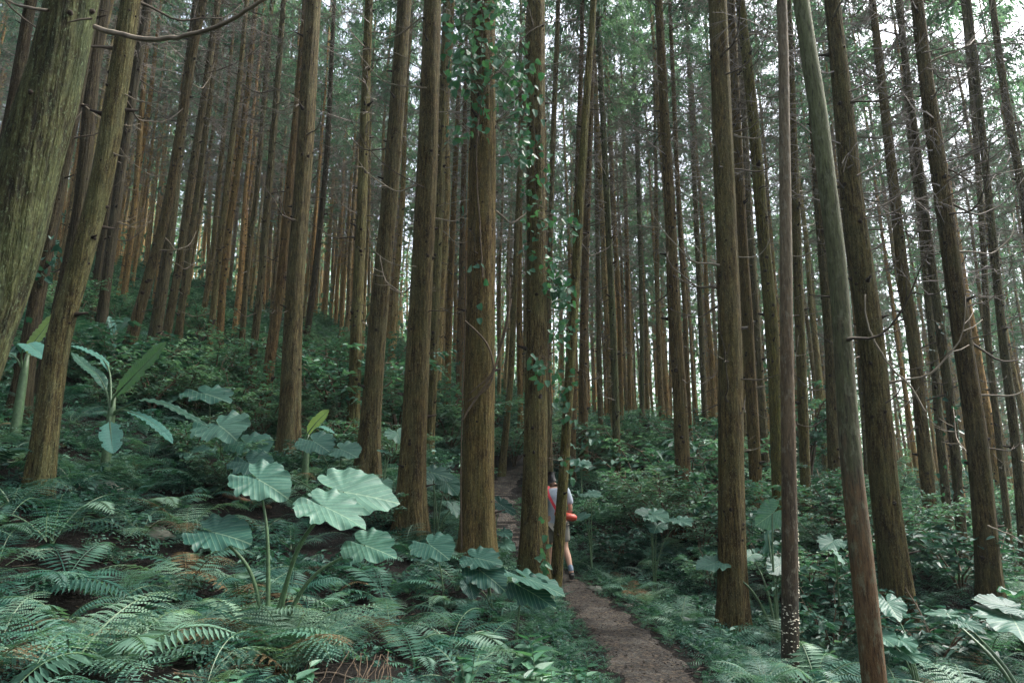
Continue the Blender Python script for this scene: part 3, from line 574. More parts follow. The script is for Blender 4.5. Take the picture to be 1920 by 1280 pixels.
def px_branch(key, pts, rad, D=None, dd=0.0, mat=None, rmin=.004):
    """A bare branch traced at its own distance and thickness, parented to its tree."""
    root = HERO_ROOT[key]; D = D or HERO_LINE[key][0][1]
    n = len(pts); w = spline([[*P(x, y, D + dd * i / (n - 1))] for i, (x, y) in enumerate(pts)], .05) - np.array(root.location)
    g_ = np.random.default_rng(len(pts) + int(pts[0][0])); w = w + g_.normal(0, .002, w.shape)
    rad *= .68; rmin = min(rmin, rad * .6); v, f = tube(w, np.linspace(rad, rmin, len(w)), 8); ge = Geo(); ge.add(v, f)
    return link('bare_branch', ge.mesh('bare_branch', [mat or M_dead], True), root)

px_branch('T1', [(178, 52), (225, 64), (270, 73), (320, 72), (370, 62), (420, 44), (460, 22), (505, -6)], .021, 3.2, -.5, M_pale, .011)
px_branch('T1', [(172, 36), (150, 36), (128, 42)], .009, 3.15, 0, M_pale)
px_branch('T1', [(90, 20), (40, 12), (0, -4), (-30, -14)], .012, 3.1, .2, M_pale)
px_branch('T2', [(232, 176), (262, 190), (292, 192), (315, 180)], .013, 7, -.4, M_pale)
px_branch('T2', [(205, 285), (225, 292), (246, 296)], .014, 7, -.2, M_pale)
px_branch('T23', [(800, 165), (750, 161), (716, 150), (686, 118), (674, 100), (690, 92), (730, 96), (768, 112), (796, 134)], .014, 9.5, .3, M_pale, .010)
px_branch('T23', [(795, 352), (740, 322), (700, 288), (672, 250), (654, 215), (654, 198), (664, 188)], .015, 9.6, -.3, M_dead)
px_branch('T23', [(780, 500), (742, 496), (708, 476), (692, 450)], .012, 9.5, -.2, M_pale)
px_branch('T23', [(822, 210), (848, 208), (862, 192)], .011, 9.7, 0, M_pale)
px_branch('T25', [(880, 374), (850, 380), (822, 386)], .012, 8.9, 0, M_pale)
px_branch('T26', [(1000, 330), (960, 355), (930, 378)], .009, 9.2, -.2, M_dead)
px_branch('T26', [(1080, 36), (1030, 42), (985, 66), (950, 110), (915, 170), (897, 230), (898, 262)], .010, 9.3, -.6, M_pale, .006)
px_branch('T39', [(1388, 710), (1420, 712), (1448, 706), (1464, 700)], .016, 8.4, -.2, M_dead)
px_branch('T39', [(1384, 482), (1412, 482), (1432, 470), (1444, 448)], .014, 8.4, -.2, M_pale)
px_branch('T39', [(1360, 140), (1385, 130), (1410, 108), (1436, 66), (1448, 10)], .016, 8.3, -.3)
px_branch('T39', [(1375, 248), (1410, 238), (1435, 205), (1456, 172)], .013, 8.3, -.2)
px_branch('T39', [(1376, 252), (1398, 258), (1428, 256), (1452, 228)], .012, 8.2, -.2, M_pale)
px_branch('T47', [(1735, 772), (1705, 722), (1672, 690), (1640, 640), (1624, 595), (1622, 552)], .020, 7.9, 0, M_pale, .016)
px_branch('T47', [(1660, 755), (1680, 742), (1690, 722)], .018, 8.2, -.2)
px_branch('T47', [(1676, 770), (1702, 756), (1724, 725)], .016, 8.2, -.3, M_pale)
px_branch('T47', [(1606, 330), (1650, 304), (1690, 262), (1715, 220)], .017, 8.3, .3)
px_branch('T47', [(1595, 190), (1640, 170), (1672, 130), (1690, 90)], .016, 8.3, .3)
px_branch('T47', [(1620, 395), (1665, 380), (1700, 352), (1725, 300), (1745, 240)], .016, 8.2, .3)
px_branch('T47', [(1632, 470), (1660, 452), (1680, 420)], .016, 8.2, .1)
px_branch('T51', [(1775, 340), (1810, 318), (1850, 302), (1890, 270), (1925, 215)], .018, 8.8, -.4)
px_branch('T51', [(1770, 305), (1815, 288), (1850, 262), (1885, 235), (1925, 225)], .016, 8.8, -.3)
px_branch('T51', [(1760, 275), (1790, 252), (1820, 210), (1840, 150)], .015, 8.8, -.3)
px_branch('T51', [(1745, 182), (1790, 165), (1830, 130), (1860, 100)], .016, 8.8, -.3)
px_branch('T51', [(1730, 100), (1780, 86), (1820, 62), (1850, 10)], .015, 8.8, -.3)
px_branch('T51', [(1732, 70), (1760, 55), (1790, 20)], .014, 8.8, -.3)
px_branch('T51', [(1818, 635), (1856, 626), (1890, 608), (1925, 580)], .013, 8.7, -.4)
px_branch('T51', [(1852, 985), (1890, 1000), (1925, 1020)], .016, 8.6, -.2, M_pale)
px_branch('T46', [(1590, 680), (1600, 672), (1612, 668)], .008, 5.2)
px_branch('T36', [(1255, 380), (1225, 352), (1205, 310), (1195, 270)], .014, 13.3, .2)
px_branch('T36', [(1250, 252), (1200, 240), (1150, 218), (1110, 178)], .014, 13.3, .2)
px_branch('T32', [(1147, 638), (1120, 628), (1090, 618), (1070, 590)], .012, 17.5, .2)
px_branch('T32', [(1150, 718), (1130, 735), (1105, 735), (1092, 700)], .011, 17.5, 0, M_pale)
px_branch('T32', [(1146, 705), (1115, 705), (1085, 690)], .011, 17.5, 0, M_pale)
px_branch('T30', [(1100, 640), (1080, 632), (1062, 618)], .011, 18.5, 0, M_pale)
px_branch('T9', [(265, 585), (300, 575), (335, 560), (355, 545)], .014, 14.5, -.3)
px_branch('T9', [(300, 468), (330, 468), (360, 458), (380, 440)], .013, 14.5, -.3, M_pale)
px_branch('T9', [(368, 142), (420, 128), (465, 105), (500, 72), (522, 55)], .018, 14.5, -.3)
px_branch('T13', [(403, 600), (392, 620), (378, 640)], .05, 20.5, -.3, M_knot, .03)

# fungi on the slender reddish trunk: bracket caps, one part
ge = Geo(); cl = HERO_LINE['T43']; g_ = np.random.default_rng(5)
b0 = np.array(HERO_ROOT['T43'].location)
for q in range(240):
    py = g_.choice([g_.uniform(1060, 1260), g_.uniform(1130, 1240), g_.uniform(800, 1060), g_.uniform(980, 1120)]); z = P(1480, py, 6.8).z; i = int(np.argmin(np.abs(cl[:, 2] - z)))
    if py < 1130: an = g_.normal(-.15, .22)
    else: an = g_.uniform(-2.9, .1)
    o = np.array([math.cos(an), math.sin(an), 0]); c = cl[i, :3] * 1.0; c[2] = z; s = g_.uniform(.004, .0095); rr = cl[i, 3] * .98
    p0 = c + o * rr; sd_ = np.array([-o[1], o[0], 0]); ar = np.linspace(-1.5, 1.5, 6)
    rim = p0 + o * (np.cos(ar) * s * 1.0)[:, None] + sd_ * (np.sin(ar) * s * 1.3)[:, None]
    V = np.vstack([rim + [0, 0, .002], rim - [0, 0, .002], [p0 + np.array([0, 0, .008])], [p0 - np.array([0, 0, .004])]])
    q4 = [[k, k + 1, 7 + k, 6 + k] for k in range(5)] + [[0, 1, 2, 12], [12, 2, 3, 4]] + [[6, 7, 8, 13], [13, 8, 9, 10]]
    ge.add(V - b0, q4)
link('fungus', ge.mesh('fungus', [M_fungus]), HERO_ROOT['T43'])
# ---------------------------------------------------------------- the rest of the plantation behind the measured trees
SHORT = {'T1': 'thick mossy trunk', 'T2': 'pale moss-grey trunk', 'T9': 'most leaning brown trunk', 'T14': 'golden orange trunk', 'T19': 'lone upright brown trunk', 'T22': 'big dark-footed trunk',
         'T23': 'trunk with curling branches', 'T25': 'vine-wrapped trunk', 'T26': 'trunk beside the hiker', 'T36': 'trunk in the shrubs', 'T39': 'tall trailside trunk',
         'T43': 'fungus-dotted trunk', 'T46': 'smooth leaning pole tree', 'T47': 'massive mossy trunk', 'T51': 'heavy leaning trunk'}
def hero_x(key, py):
    pts = sorted((y, x) for x, y, w in next(h for h in HERO if h[0] == key)[2]); return float(np.interp(py, [p[0] for p in pts], [p[1] for p in pts]))
ORDER = sorted(SHORT, key=lambda k: hero_x(k, 500))
OX = [hero_x(k, 500) for k in ORDER]
def between(px):
    i = int(np.searchsorted(OX, px))
    if i == 0: return 'beyond the ' + SHORT[ORDER[0]] + ' at the dark edge'
    if i == len(OX): return 'past the ' + SHORT[ORDER[-1]] + ' at the edge'
    return 'between the %s and %s' % (SHORT[ORDER[i - 1]], SHORT[ORDER[i]])

def fill_trunk(seed, H=23.0):
    g_ = np.random.default_rng(seed); h = np.append(np.arange(-.4, 2, .4), np.arange(2, H, .9)); wob = np.stack([noise1(h * .35, seed) * .10, noise1(h * .35, seed + 5) * .10, h], 1)
    r = .105 * (1 - np.clip(h / H, 0, 1) * .9) + .012
    return trunk_arrays(np.column_stack([wob, r]), seed, 9, .05, 120, .020).mesh('trunk', [M_bark, M_knot], True)
TRUNKS = [fill_trunk(700 + i) for i in range(6)]
hxy = np.array([[l[2][0], l[2][1]] for l in HERO_LINE.values()])
spots = []; tries = 0
g_ = np.random.default_rng(21)
while len(spots) < 232 and tries < 60000:
    tries += 1; D = 21 + 36 * g_.random() ** .9; x = g_.uniform(-.86, .86) * D
    if D < 27 and (g_.random() < .5 or -14 < x < -4): continue
    if path_near(np.array([x]), np.array([D]))[0][0] < .9: continue
    md = 1.4 if D < 30 else 1.8 if D < 42 else 2.2
    if x > 4: md *= 1.2
    if spots and min((x - a) ** 2 + (D - b) ** 2 for a, b in spots) < md ** 2: continue
    if ((hxy - [x, D]) ** 2).sum(1).min() < 1.3 ** 2: continue
    spots.append((x, D))
spots.sort(key=lambda s: s[1])
zs = gz(np.array([s[0] for s in spots]), np.array([s[1] for s in spots]))
for i, ((x, D), z) in enumerate(zip(spots, zs)):
    px = pix((x, D, z + 7))[0]; lb = between(px)
    root = thing('cedar_tree', 'slender conifer %s, %s' % ('deep' if D > 40 else 'nearer', lb), 'tree', (x, D, float(z)), g_.uniform(0, 6.28),
                 'slender conifers %s, %s' % ('deep' if D > 40 else 'nearer', lb))
    lean = 0.05 * max(0, -x / D) + g_.normal(0, .012) - .03 * max(0, x / D)
    root.rotation_euler = (g_.normal(0, .012), lean, 0); s = g_.uniform(.85, 1.2); hs = g_.uniform(.88, 1.12)
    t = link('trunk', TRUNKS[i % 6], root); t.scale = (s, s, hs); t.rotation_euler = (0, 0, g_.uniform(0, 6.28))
    t.color = (*[(2.4, 1.9, 1.35), (2.7, 1.95, 1.25), (2.1, 1.85, 1.45), (1.5, 1.35, 1.1), (2.4, 1.75, 1.25), (1.9, 1.85, 1.4)][int(g_.integers(6))], 1)  # tan bark, its colour raised so the background trunks look more lit
    zc = (g_.uniform(12.0, 15.5) if D < 32 else g_.uniform(9.0, 13.0)) * hs
    add_crown(root, Vector((0, 0, zc)), i, (g_.uniform(.8, 1.05) if D < 32 else g_.uniform(.85, 1.15)), g_.uniform(0, 6.28), (23 * hs - zc) / 9.0)
    w = link('twigs', TWIGS[i % 5], root, (0, 0, zc - 5.6)); w.rotation_euler = (0, 0, g_.uniform(0, 6.28)); s2 = g_.uniform(1.1, 1.55); w.scale = (s2, s2, 1)

# the far wood past the last trees one can tell apart
ge = Geo(); g_ = np.random.default_rng(33); B = []; Dn = []; N = []; L = []; W = []
fx = g_.uniform(-1.0, 1.0, 1150); fd = 48 + 92 * g_.random(1150) ** 1.3; fxx = fx * fd; fz = gz(fxx, fd)
for x, D, z in zip(fxx, fd, fz):
    H = g_.uniform(18, 24); v, f = tube(np.array([[x, D, z - .5], [x + g_.normal(0, .3), D, z + H * .6], [x + g_.normal(0, .4), D, z + H]]), [.14, .10, .03], 5); ge.add(v, f)
    k = 110; t = g_.random(k) ** .8; a = g_.uniform(0, 6.28, k); rr = 2.9 * (1 - t * .85) * np.sqrt(g_.random(k)); zz = z + H * (.34 + .66 * t)
    B.append(np.stack([x + rr * np.cos(a), D + rr * np.sin(a), zz], 1)); Dn.append(g_.normal(0, 1, (k, 3)) * [1, 1, .5] + [0, 0, -.3]); N.append(g_.normal(0, 1, (k, 3))); L.append(g_.uniform(.4, 1.0, k)); W.append(g_.uniform(.14, .3, k))
for d0, d1, k, hh in ((48, 90, 20000, 3.6), (90, 150, 46000, 17.0)):
    a = g_.uniform(-1, 1, k); dd = np.sqrt(d0 ** 2 + (d1 ** 2 - d0 ** 2) * g_.random(k)); xx = a * dd; B.append(np.stack([xx, dd, gz(xx, dd) + hh * g_.random(k) ** 1.5], 1))
    Dn.append(g_.normal(0, 1, (k, 3))); N.append(g_.normal(0, .7, (k, 3)) + [0, 0, 1]); L.append(g_.uniform(.4, 1.1, k) * d0 / 60); W.append(g_.uniform(.2, .5, k) * d0 / 60)
v, f = leaves(np.concatenate(B), np.concatenate(Dn), np.concatenate(N), np.concatenate(L), np.concatenate(W)); ge.add(v, f, 1)
df = link('distant_forest', ge.mesh('distant_forest', [M_bark, M_needle])); df.color = (3.0, 2.4, 1.75, 1); tag(df, kind='stuff')  # trunk tint brightened to stand in for light in the far wood

# the same wood round and behind the photographer, out of the picture: it shades the slope from that side
ge = Geo(); g_ = np.random.default_rng(61); B = []; Dn = []; N = []; L = []; W = []; sp2 = []; tries = 0
while len(sp2) < 120 and tries < 6000:
    tries += 1; x, y = g_.uniform(-34, 22), g_.uniform(-24, 34)
    if y > 0 and abs(x) < .84 * y + 2.2 or x * x + y * y < 7 or float(path_near(np.array([x]), np.array([y]))[0][0]) < 1: continue
    if x > 2 and g_.random() < .6: continue
    if sp2 and min((x - a) ** 2 + (y - b) ** 2 for a, b in sp2) < 2.3 ** 2: continue
    sp2.append((x, y))
for x, y in sp2:
    z = G(x, y); H = g_.uniform(19, 23); v, f = tube(np.array([[x, y, z - .5], [x + .05, y, z + H * .5], [x, y, z + H]]), [.17, .12, .03], 9); ge.add(v, f)
    k = 900; t = g_.random(k) ** .9; a = g_.uniform(0, 6.28, k); rr = 2.1 * (1 - t * .85) * np.sqrt(g_.random(k)); zz = z + H * (.5 + .5 * t)
    B.append(np.stack([x + rr * np.cos(a), y + rr * np.sin(a), zz], 1)); Dn.append(g_.normal(0, 1, (k, 3)) + [0, 0, -.5]); N.append(g_.normal(0, 1, (k, 3))); L.append(g_.uniform(.2, .5, k)); W.append(g_.uniform(.06, .13, k))
v, f = leaves(np.concatenate(B), np.concatenate(Dn), np.concatenate(N), np.concatenate(L), np.concatenate(W)); ge.add(v, f, 1)
tag(link('surrounding_forest', ge.mesh('surrounding_forest', [M_bark, M_needle])), kind='stuff')

# ---------------------------------------------------------------- leaf and frond builders
def leaves2(base, dirs, nrm, L, W, fold=.12, notch=0.0, bend=.12):
    """Broad six-point leaves folded along the midrib."""
    base = np.asarray(base, float); d = norm(np.asarray(dirs, float)); s = norm(np.cross(d, nrm)); n = np.cross(s, d)
    L = np.asarray(L, float)[:, None]; W = np.asarray(W, float)[:, None]
    p = lambda u, w, h: base + d * L * u + s * W * w + n * L * h
    V = np.stack([base, p(.22 - notch, .5, fold), p(.62, .40, fold * .6 - bend * .4), p(1, 0, -bend), p(.62, -.40, fold * .6 - bend * .4), p(.22 - notch, -.5, fold)], 1)
    k = len(base); o = np.arange(k)[:, None] * 6
    return V.reshape(-1, 3), np.concatenate([o + [0, 1, 2, 3], o + [0, 3, 4, 5]]).reshape(-1, 4)

def frond(seed, npair=20, fine=True, a0=62, a1=-28, Lp=.23):
    """Unit-length arching fern frond along +Y: stalk, pinnae and (fine) pinnules."""
    g_ = np.random.default_rng(seed); s = np.linspace(0, 1, 25); ang = np.radians(a0 + (a1 - a0) * s ** 1.2); ds = 1 / 24
    y = np.concatenate([[0], np.cumsum(np.cos(ang[:-1]) * ds)]); z = np.concatenate([[0], np.cumsum(np.sin(ang[:-1]) * ds)]); x = .05 * g_.uniform(-1, 1) * s ** 2
    C3 = np.stack([x, y, z], 1); geo = Geo(); v, f = tube(C3, np.linspace(.0075, .0015, 25), 4); geo.add(v, f, 1)
    B = []; Dn = []; N = []; L = []; W = []; st = .16
    for i in range(npair):
        u = st + (1 - st) * (i + .3) / npair; c = np.array([np.interp(u, s, C3[:, k]) for k in range(3)]); an = np.interp(u, s, ang)
        T = np.array([0, math.cos(an), math.sin(an)]); Nn_ = np.array([0, -math.sin(an), math.cos(an)]); q = (u - st) / (1 - st)
        lp = Lp * (min(1, .35 + q * 2.6)) * (1 - q ** 1.8) ** .8 + .012
        for sd_ in (-1, 1):
            d = norm(np.array([sd_, 0, 0]) + T * (.28 + .55 * q) + Nn_ * g_.uniform(-.02, .12)); l = lp * g_.uniform(.88, 1.08); dro = g_.uniform(.15, .45)
            if not fine:
                B.append(c); Dn.append(d + [0, 0, -dro]); N.append(Nn_); L.append(l); W.append(l * .17 + .008); continue
            m = max(3, int(l / .018))
            for k in range(m):
                w = (k + .4) / m; pc_ = c + d * l * w + np.array([0, 0, -dro * l * w * w]); dd = norm(d + np.array([0, 0, -2 * dro * w])); ss = norm(np.cross(dd, Nn_)); pl = l * .085 * (1 - w ** 1.5) ** .7 + .004
                for e in (-1, 1):
                    B.append(pc_); Dn.append(ss * e + dd * .55 + Nn_ * g_.uniform(-.15, .1)); N.append(Nn_ + g_.normal(0, .12, 3)); L.append(pl * g_.uniform(.85, 1.1)); W.append(l / m * 1.02)
            tip = c + d * l + np.array([0, 0, -dro * l]); B.append(tip - d * .01); Dn.append(d + [0, 0, -dro]); N.append(Nn_); L.append(.03); W.append(.008)
    v, f = leaves(np.array(B), np.array(Dn), np.array(N), L, W, .05); geo.add(v, f, 0)
    return geo

FROND_G = [frond(40 + i, np_, fi, *ab) for i, (ab, np_, fi) in enumerate((((64, -30), 15, True), ((55, -20), 17, True), ((70, -48), 14, True), ((50, -14, .26), 17, True), ((60, -38, .24), 22, False), ((52, -52, .2), 20, False)))]
FRONDS = [g.mesh('frond', [M_fern, M_stalk]) for g in FROND_G]
FRONDS_B = []
for m in FRONDS:
    c = m.copy(); c.materials.clear(); c.materials.append(M_fernb); c.materials.append(M_stalk); FRONDS_B.append(c)

M_deadfern = make_leaf('withered_fern', [(.035, .026, .014), (.09, .065, .032), (.16, .12, .06)], 0.2, 0.8, False, None, None, (1, .8, .6))
FRONDS_D = []
for m in FRONDS:
    c = m.copy(); c.materials.clear(); c.materials.append(M_deadfern); c.materials.append(M_vstem); FRONDS_D.append(c)

def fern(loc, label, group, n, size, blue, seed, tilt=None):
    g_ = random.Random(seed); root = thing('fern', label, 'fern', loc, 0, group)
    a0 = g_.uniform(0, 6.28); kinds = (4, 5) if seed % 3 == 0 else (0, 1, 2, 3)
    for k in range(n):
        f = link('frond', (FRONDS_D if g_.random() < .05 else FRONDS_B if blue else FRONDS)[kinds[g_.randrange(len(kinds))]], root, (g_.uniform(-.03, .03), g_.uniform(-.03, .03), -.02))
        f.rotation_euler = (g_.uniform(-.30, .22), g_.uniform(-.25, .25), a0 + k * 6.283 / n + g_.uniform(-.35, .35)); s = size * g_.uniform(.7, 1.12); f.scale = (s * g_.uniform(.95, 1.4), s, s)
    return root

# ---------------------------------------------------------------- big leaves
def heart_leaf(seed, wave=.03):
    g_ = np.random.default_rng(seed); nt_, nr = 96, 9; th = np.linspace(-math.pi, math.pi, nt_, endpoint=False)
    r0 = np.interp(np.abs(th), np.radians([0, 8, 25, 50, 80, 110, 140, 160, 172, 180]), [.70, .64, .54, .46, .42, .42, .44, .42, .26, .06])
    r0 = r0 * (1 + .018 * np.sin(th * 19 + g_.uniform(0, 6)) + .012 * np.sin(th * 31))
    rr = np.linspace(0, 1, nr) ** .8; Rr, TH = np.meshgrid(rr, th, indexing='ij'); rad = Rr * r0[None]
    for q in range(5):                                         # torn notches along the rim
        c_ = g_.uniform(-2.6, 2.6); w_ = g_.uniform(.035, .07); rad = rad * (1 - g_.uniform(.06, .22) * np.exp(-((TH - c_) / w_) ** 2) * Rr ** 6)
    X = rad * np.sin(TH) * .98; Y = rad * np.cos(TH)
    Z = -.13 * Y * np.abs(Y) - .12 * X * X + Rr ** 3 * wave * np.sin(TH * 9 + g_.uniform(0, 6)) + Rr ** 3 * wave * .6 * np.sin(TH * 14 + g_.uniform(0, 6)) + .10 * np.abs(X)
    V = np.stack([X, Y, Z], -1).reshape(-1, 3); i, j = np.meshgrid(np.arange(nr - 1), np.arange(nt_), indexing='ij'); j2 = (j + 1) % nt_
    F = np.stack([i * nt_ + j, (i + 1) * nt_ + j, (i + 1) * nt_ + j2, i * nt_ + j2], -1).reshape(-1, 4)
    uv = np.stack([V[:, 0] / .44, (V[:, 1] + .42) / 1.12], 1)
    return mesh_np('leaf', V, F, M_taro, None, True, uv)
HEARTS = [heart_leaf(60 + i, w) for i, w in enumerate((.02, .028, .035, .024))]

def big_plant(name, label, base_px, D, lvs, cat='plant', stalk_r=.013, base_z=None):
    """lvs: (attach px, tip px, dD at the tip, roll, width factor, mesh index, dD of the attach point)."""
    b = P(base_px[0], base_px[1], D); b.z = G(b.x, b.y) - .02
    root = thing(name, label, cat, b)
    for q, (ax, ay, tx, ty, dt, roll, wf, mi, da) in enumerate(lvs):
        A = P(ax, ay, D + da); Tp = P(tx, ty, D + da + dt); dr = Tp - A; L = dr.length / .66 * .80
        y = dr.normalized(); up = Vector((0, -.55, 1)); n = (up - y * up.dot(y)).normalized(); n = Matrix.Rotation(roll, 3, y) @ n; x = y.cross(n)
        m = Matrix((x, y, n)).transposed().to_4x4()
        o = link('leaf', HEARTS[mi % 4], root); o.matrix_local = Matrix.Translation(A - b) @ m @ Matrix.Diagonal((L * wf, L, L, 1))
        g_ = random.Random(q + int(ax)); e = A - b; s0 = Vector((g_.uniform(-.03, .03), g_.uniform(-.03, .03), 0)); mid = Vector((e.x * .38, e.y * .38, e.z * .62)) + Vector((0, 0, .03))
        cv = spline([tuple(s0), tuple(s0 * .5 + mid), tuple(e)], .04); v, f = tube(cv, np.linspace(stalk_r * 1.5, stalk_r * .55, len(cv)), 7, False); ge = Geo(); ge.add(v, f)
        link('stalk', ge.mesh('stalk', [M_stalk], True), root)
    return root

EE = 'elephant_ear_plant'
big_plant(EE, 'biggest elephant ear plant, with huge pale ribbed leaves, before the trunk with curling branches', (515, 1105), 4.9,
          [(645, 922, 768, 940, .02, .12, 1.15, 0, -.1), (610, 950, 700, 990, -.12, -.1, 1.1, 1, -.3), (484, 898, 552, 935, -.12, .1, 1.15, 2, .1),
           (402, 998, 484, 1016, -.1, .05, 1.1, 2, -.1), (685, 1022, 752, 1044, -.15, .1, 1.1, 1, 0)])
big_plant(EE, 'small elephant ear with one drooping leaf at the foot of the trunk with curling branches', (838, 1090), 7.0, [(808, 1022, 848, 1048, -.35, .1, 1.0, 0, 0)], stalk_r=.008)
big_plant(EE, 'elephant ear with three leaves round the foot of the vine-wrapped trunk', (925, 1150), 7.2,
          [(895, 1046, 950, 1056, -.2, .05, 1.05, 1, 0), (905, 1072, 955, 1108, -.3, .1, .95, 2, -.1), (882, 1098, 890, 1128, -.12, -.2, 1.15, 3, -.2)], stalk_r=.008)
big_plant(EE, 'elephant ear with folded pale leaves in front of the foot of the lichen-flecked trunk', (962, 1165), 6.6,
          [(992, 1085, 1072, 1115, -.3, -.35, .85, 0, 0), (988, 1105, 1050, 1140, -.3, .2, .85, 1, -.05)], stalk_r=.008)
big_plant(EE, 'elephant ear with two tilted leaves uphill of the biggest elephant ear', (416, 870), 9.5, [(412, 798, 448, 822, -.5, .1, 1.1, 2, 0), (462, 830, 508, 846, -.4, 0, 1.0, 0, .1)], stalk_r=.011)
big_plant(EE, 'flat dark elephant ear beside the fallen branch', (395, 880), 9.8, [(378, 852, 350, 846, .2, 0, 1.2, 1, 0), (360, 846, 395, 844, -.2, 0, 1.0, 2, .2)], stalk_r=.008)
big_plant(EE, 'elephant ear with bluish drooping leaves behind the lone upright trunk', (640, 880), 9.6, [(590, 828, 625, 848, -.3, .1, 1.1, 3, 0), (640, 842, 675, 856, -.3, 0, 1.1, 0, -.1), (468, 868, 505, 892, -.4, .1, .9, 1, -.8)], stalk_r=.009)
big_plant(EE, 'elephant ear with a wide split leaf on the slope below the golden orange trunk', (395, 800), 12.5, [(390, 745, 350, 742, .2, .1, 1.2, 2, 0), (385, 738, 440, 752, -.3, -.1, 1.2, 1, 0), (300, 742, 330, 752, -.3, 0, 1.2, 3, .3)], stalk_r=.012)
big_plant(EE, 'backlit green elephant ear between the two biggest brown trunks uphill', (716, 925), 10.6, [(724, 848, 702, 842, -.1, .2, 1.3, 0, 0), (716, 905, 735, 915, -.2, 0, 1.1, 1, -.1), (745, 812, 752, 830, -.3, 0, 1.2, 2, .2)], stalk_r=.010)
big_plant(EE, 'elephant ear clump between the trunk with curling branches and the vine-wrapped trunk', (818, 985), 10.2,
          [(812, 886, 858, 898, -.25, 0, .9, 3, 0), (838, 905, 862, 930, -.25, .2, .9, 0, .1), (850, 950, 858, 972, -.2, -.5, .9, 1, 0), (812, 905, 800, 920, -.3, -.2, .9, 2, .2)], stalk_r=.011)
big_plant(EE, 'elephant ear with a bluish leaf hanging over the dirt path', (925, 985), 9.6, [(938, 945, 974, 966, -.2, .3, .6, 3, 0), (946, 1018, 970, 1032, -.2, .2, .7, 0, -.4), (944, 998, 962, 1008, -.2, .1, .8, 2, -.3)], stalk_r=.007)
big_plant(EE, 'upright elephant ear with a yellowed leaf just past the hiker', (1108, 988), 11.8, [(1110, 925, 1134, 930, -.15, 0, 1.1, 1, 0), (1100, 928, 1092, 922, .2, 0, 1.2, 2, 0), (1095, 966, 1078, 976, -.15, .1, .9, 0, -.1)], stalk_r=.009)
big_plant(EE, 'pale round-leaved elephant ear far up the path behind the hiker', (1090, 900), 16.5, [(1086, 866, 1070, 872, -.3, 0, 1.2, 2, 0), (1092, 868, 1104, 878, -.3, 0, 1.2, 1, 0)], stalk_r=.012)
big_plant(EE, 'elephant ear with star-like bluish leaves across the path from the hiker', (1222, 1010), 10.6, [(1218, 962, 1185, 958, -.1, 0, 1.1, 0, 0), (1225, 965, 1258, 975, -.3, .1, 1.1, 2, -.1), (1232, 985, 1225, 1000, -.3, 0, 1.0, 3, -.1), (1275, 975, 1300, 985, -.3, 0, 1.1, 1, .1)], stalk_r=.009)
big_plant(EE, 'elephant ear with a large backlit leaf between the trailside trunk and fungus-dotted trunk', (1450, 1110), 8.3,
          [(1448, 962, 1412, 990, -.05, -1.1, 1.15, 0, 0), (1440, 1000, 1432, 1058, -.1, -1.3, .8, 1, .2), (1340, 1055, 1302, 1066, -.2, .1, 1.0, 2, .1), (1408, 1040, 1392, 1050, -.2, 0, 1.2, 3, .3), (1462, 1060, 1440, 1075, -.2, -.3, 1, 0, .1)], stalk_r=.013)
big_plant(EE, 'elephant ear with a yellow-green leaf between the fungus-dotted trunk and the pole tree', (1575, 1130), 8.0, [(1570, 1040, 1585, 1062, -.15, -.7, .9, 1, -.8), (1560, 1015, 1540, 1030, -.2, 0, 1, 2, 0)], stalk_r=.008)
big_plant(EE, 'elephant ear with wet shining leaves reaching in at the far lower edge', (1960, 1330), 4.7,
          [(1885, 1135, 1812, 1116, .05, .20, 1.25, 0, -.1), (1900, 1160, 1925, 1200, -.35, .1, 1.1, 1, -.2), (1935, 1118, 1880, 1104, .35, .1, 1.0, 2, .2), (1775, 1150, 1722, 1146, .1, .1, .7, 3, .7), (1810, 1168, 1855, 1186, -.2, .1, .8, 1, .4)], stalk_r=.014)
big_plant(EE, 'dark low elephant ear with long leaves under the massive mossy trunk', (1720, 1260), 6.4, [(1690, 1200, 1720, 1218, -.3, .2, .7, 2, 0), (1700, 1225, 1760, 1250, -.3, .2, .6, 3, -.1), (1665, 1130, 1690, 1165, -.3, .1, .9, 1, .3), (1650, 1190, 1680, 1210, -.3, .2, .8, 0, .1)], stalk_r=.008)

def strap_leaf(pts, w, mat, fold=.35, seed=0, nrm=(0, -.35, 1)):
    """Banana blade along world points; half-widths from the profile, folded at the midrib, torn here and there."""
    g_ = np.random.default_rng(seed); c = spline(pts, .02); T = norm(np.gradient(c, axis=0)); S = norm(np.cross(T, np.tile(nrm, (len(c), 1)))); Nn_ = np.cross(S, T)
    t = np.linspace(0, 1, len(c)); pr = np.interp(t, [0, .08, .2, .5, .8, .93, 1], [.02, .35, .85, 1, .8, .42, .02]); u = np.linspace(-1, 1, 11)
    tear = 1 - .22 * (noise1(t * 30, seed + 3) > .55)[:, None] * (np.abs(u) ** 3)[None]
    V = c[:, None] + S[:, None] * (w * pr[:, None] * tear * u[None])[..., None] + Nn_[:, None] * (w * pr[:, None] * (fold * np.abs(u)[None] - .25 * u[None] ** 2) + .008 * np.sin(t * 70)[:, None] * np.abs(u)[None])[..., None]
    n, m = V.shape[:2]; i, j = np.meshgrid(np.arange(n - 1), np.arange(m - 1), indexing='ij'); F = np.stack([i * m + j, i * m + j + 1, (i + 1) * m + j + 1, (i + 1) * m + j], -1).reshape(-1, 4)
    uv = np.stack(np.broadcast_arrays(u[None], t[:, None]), -1).reshape(-1, 2)
    return V.reshape(-1, 3), F, uv

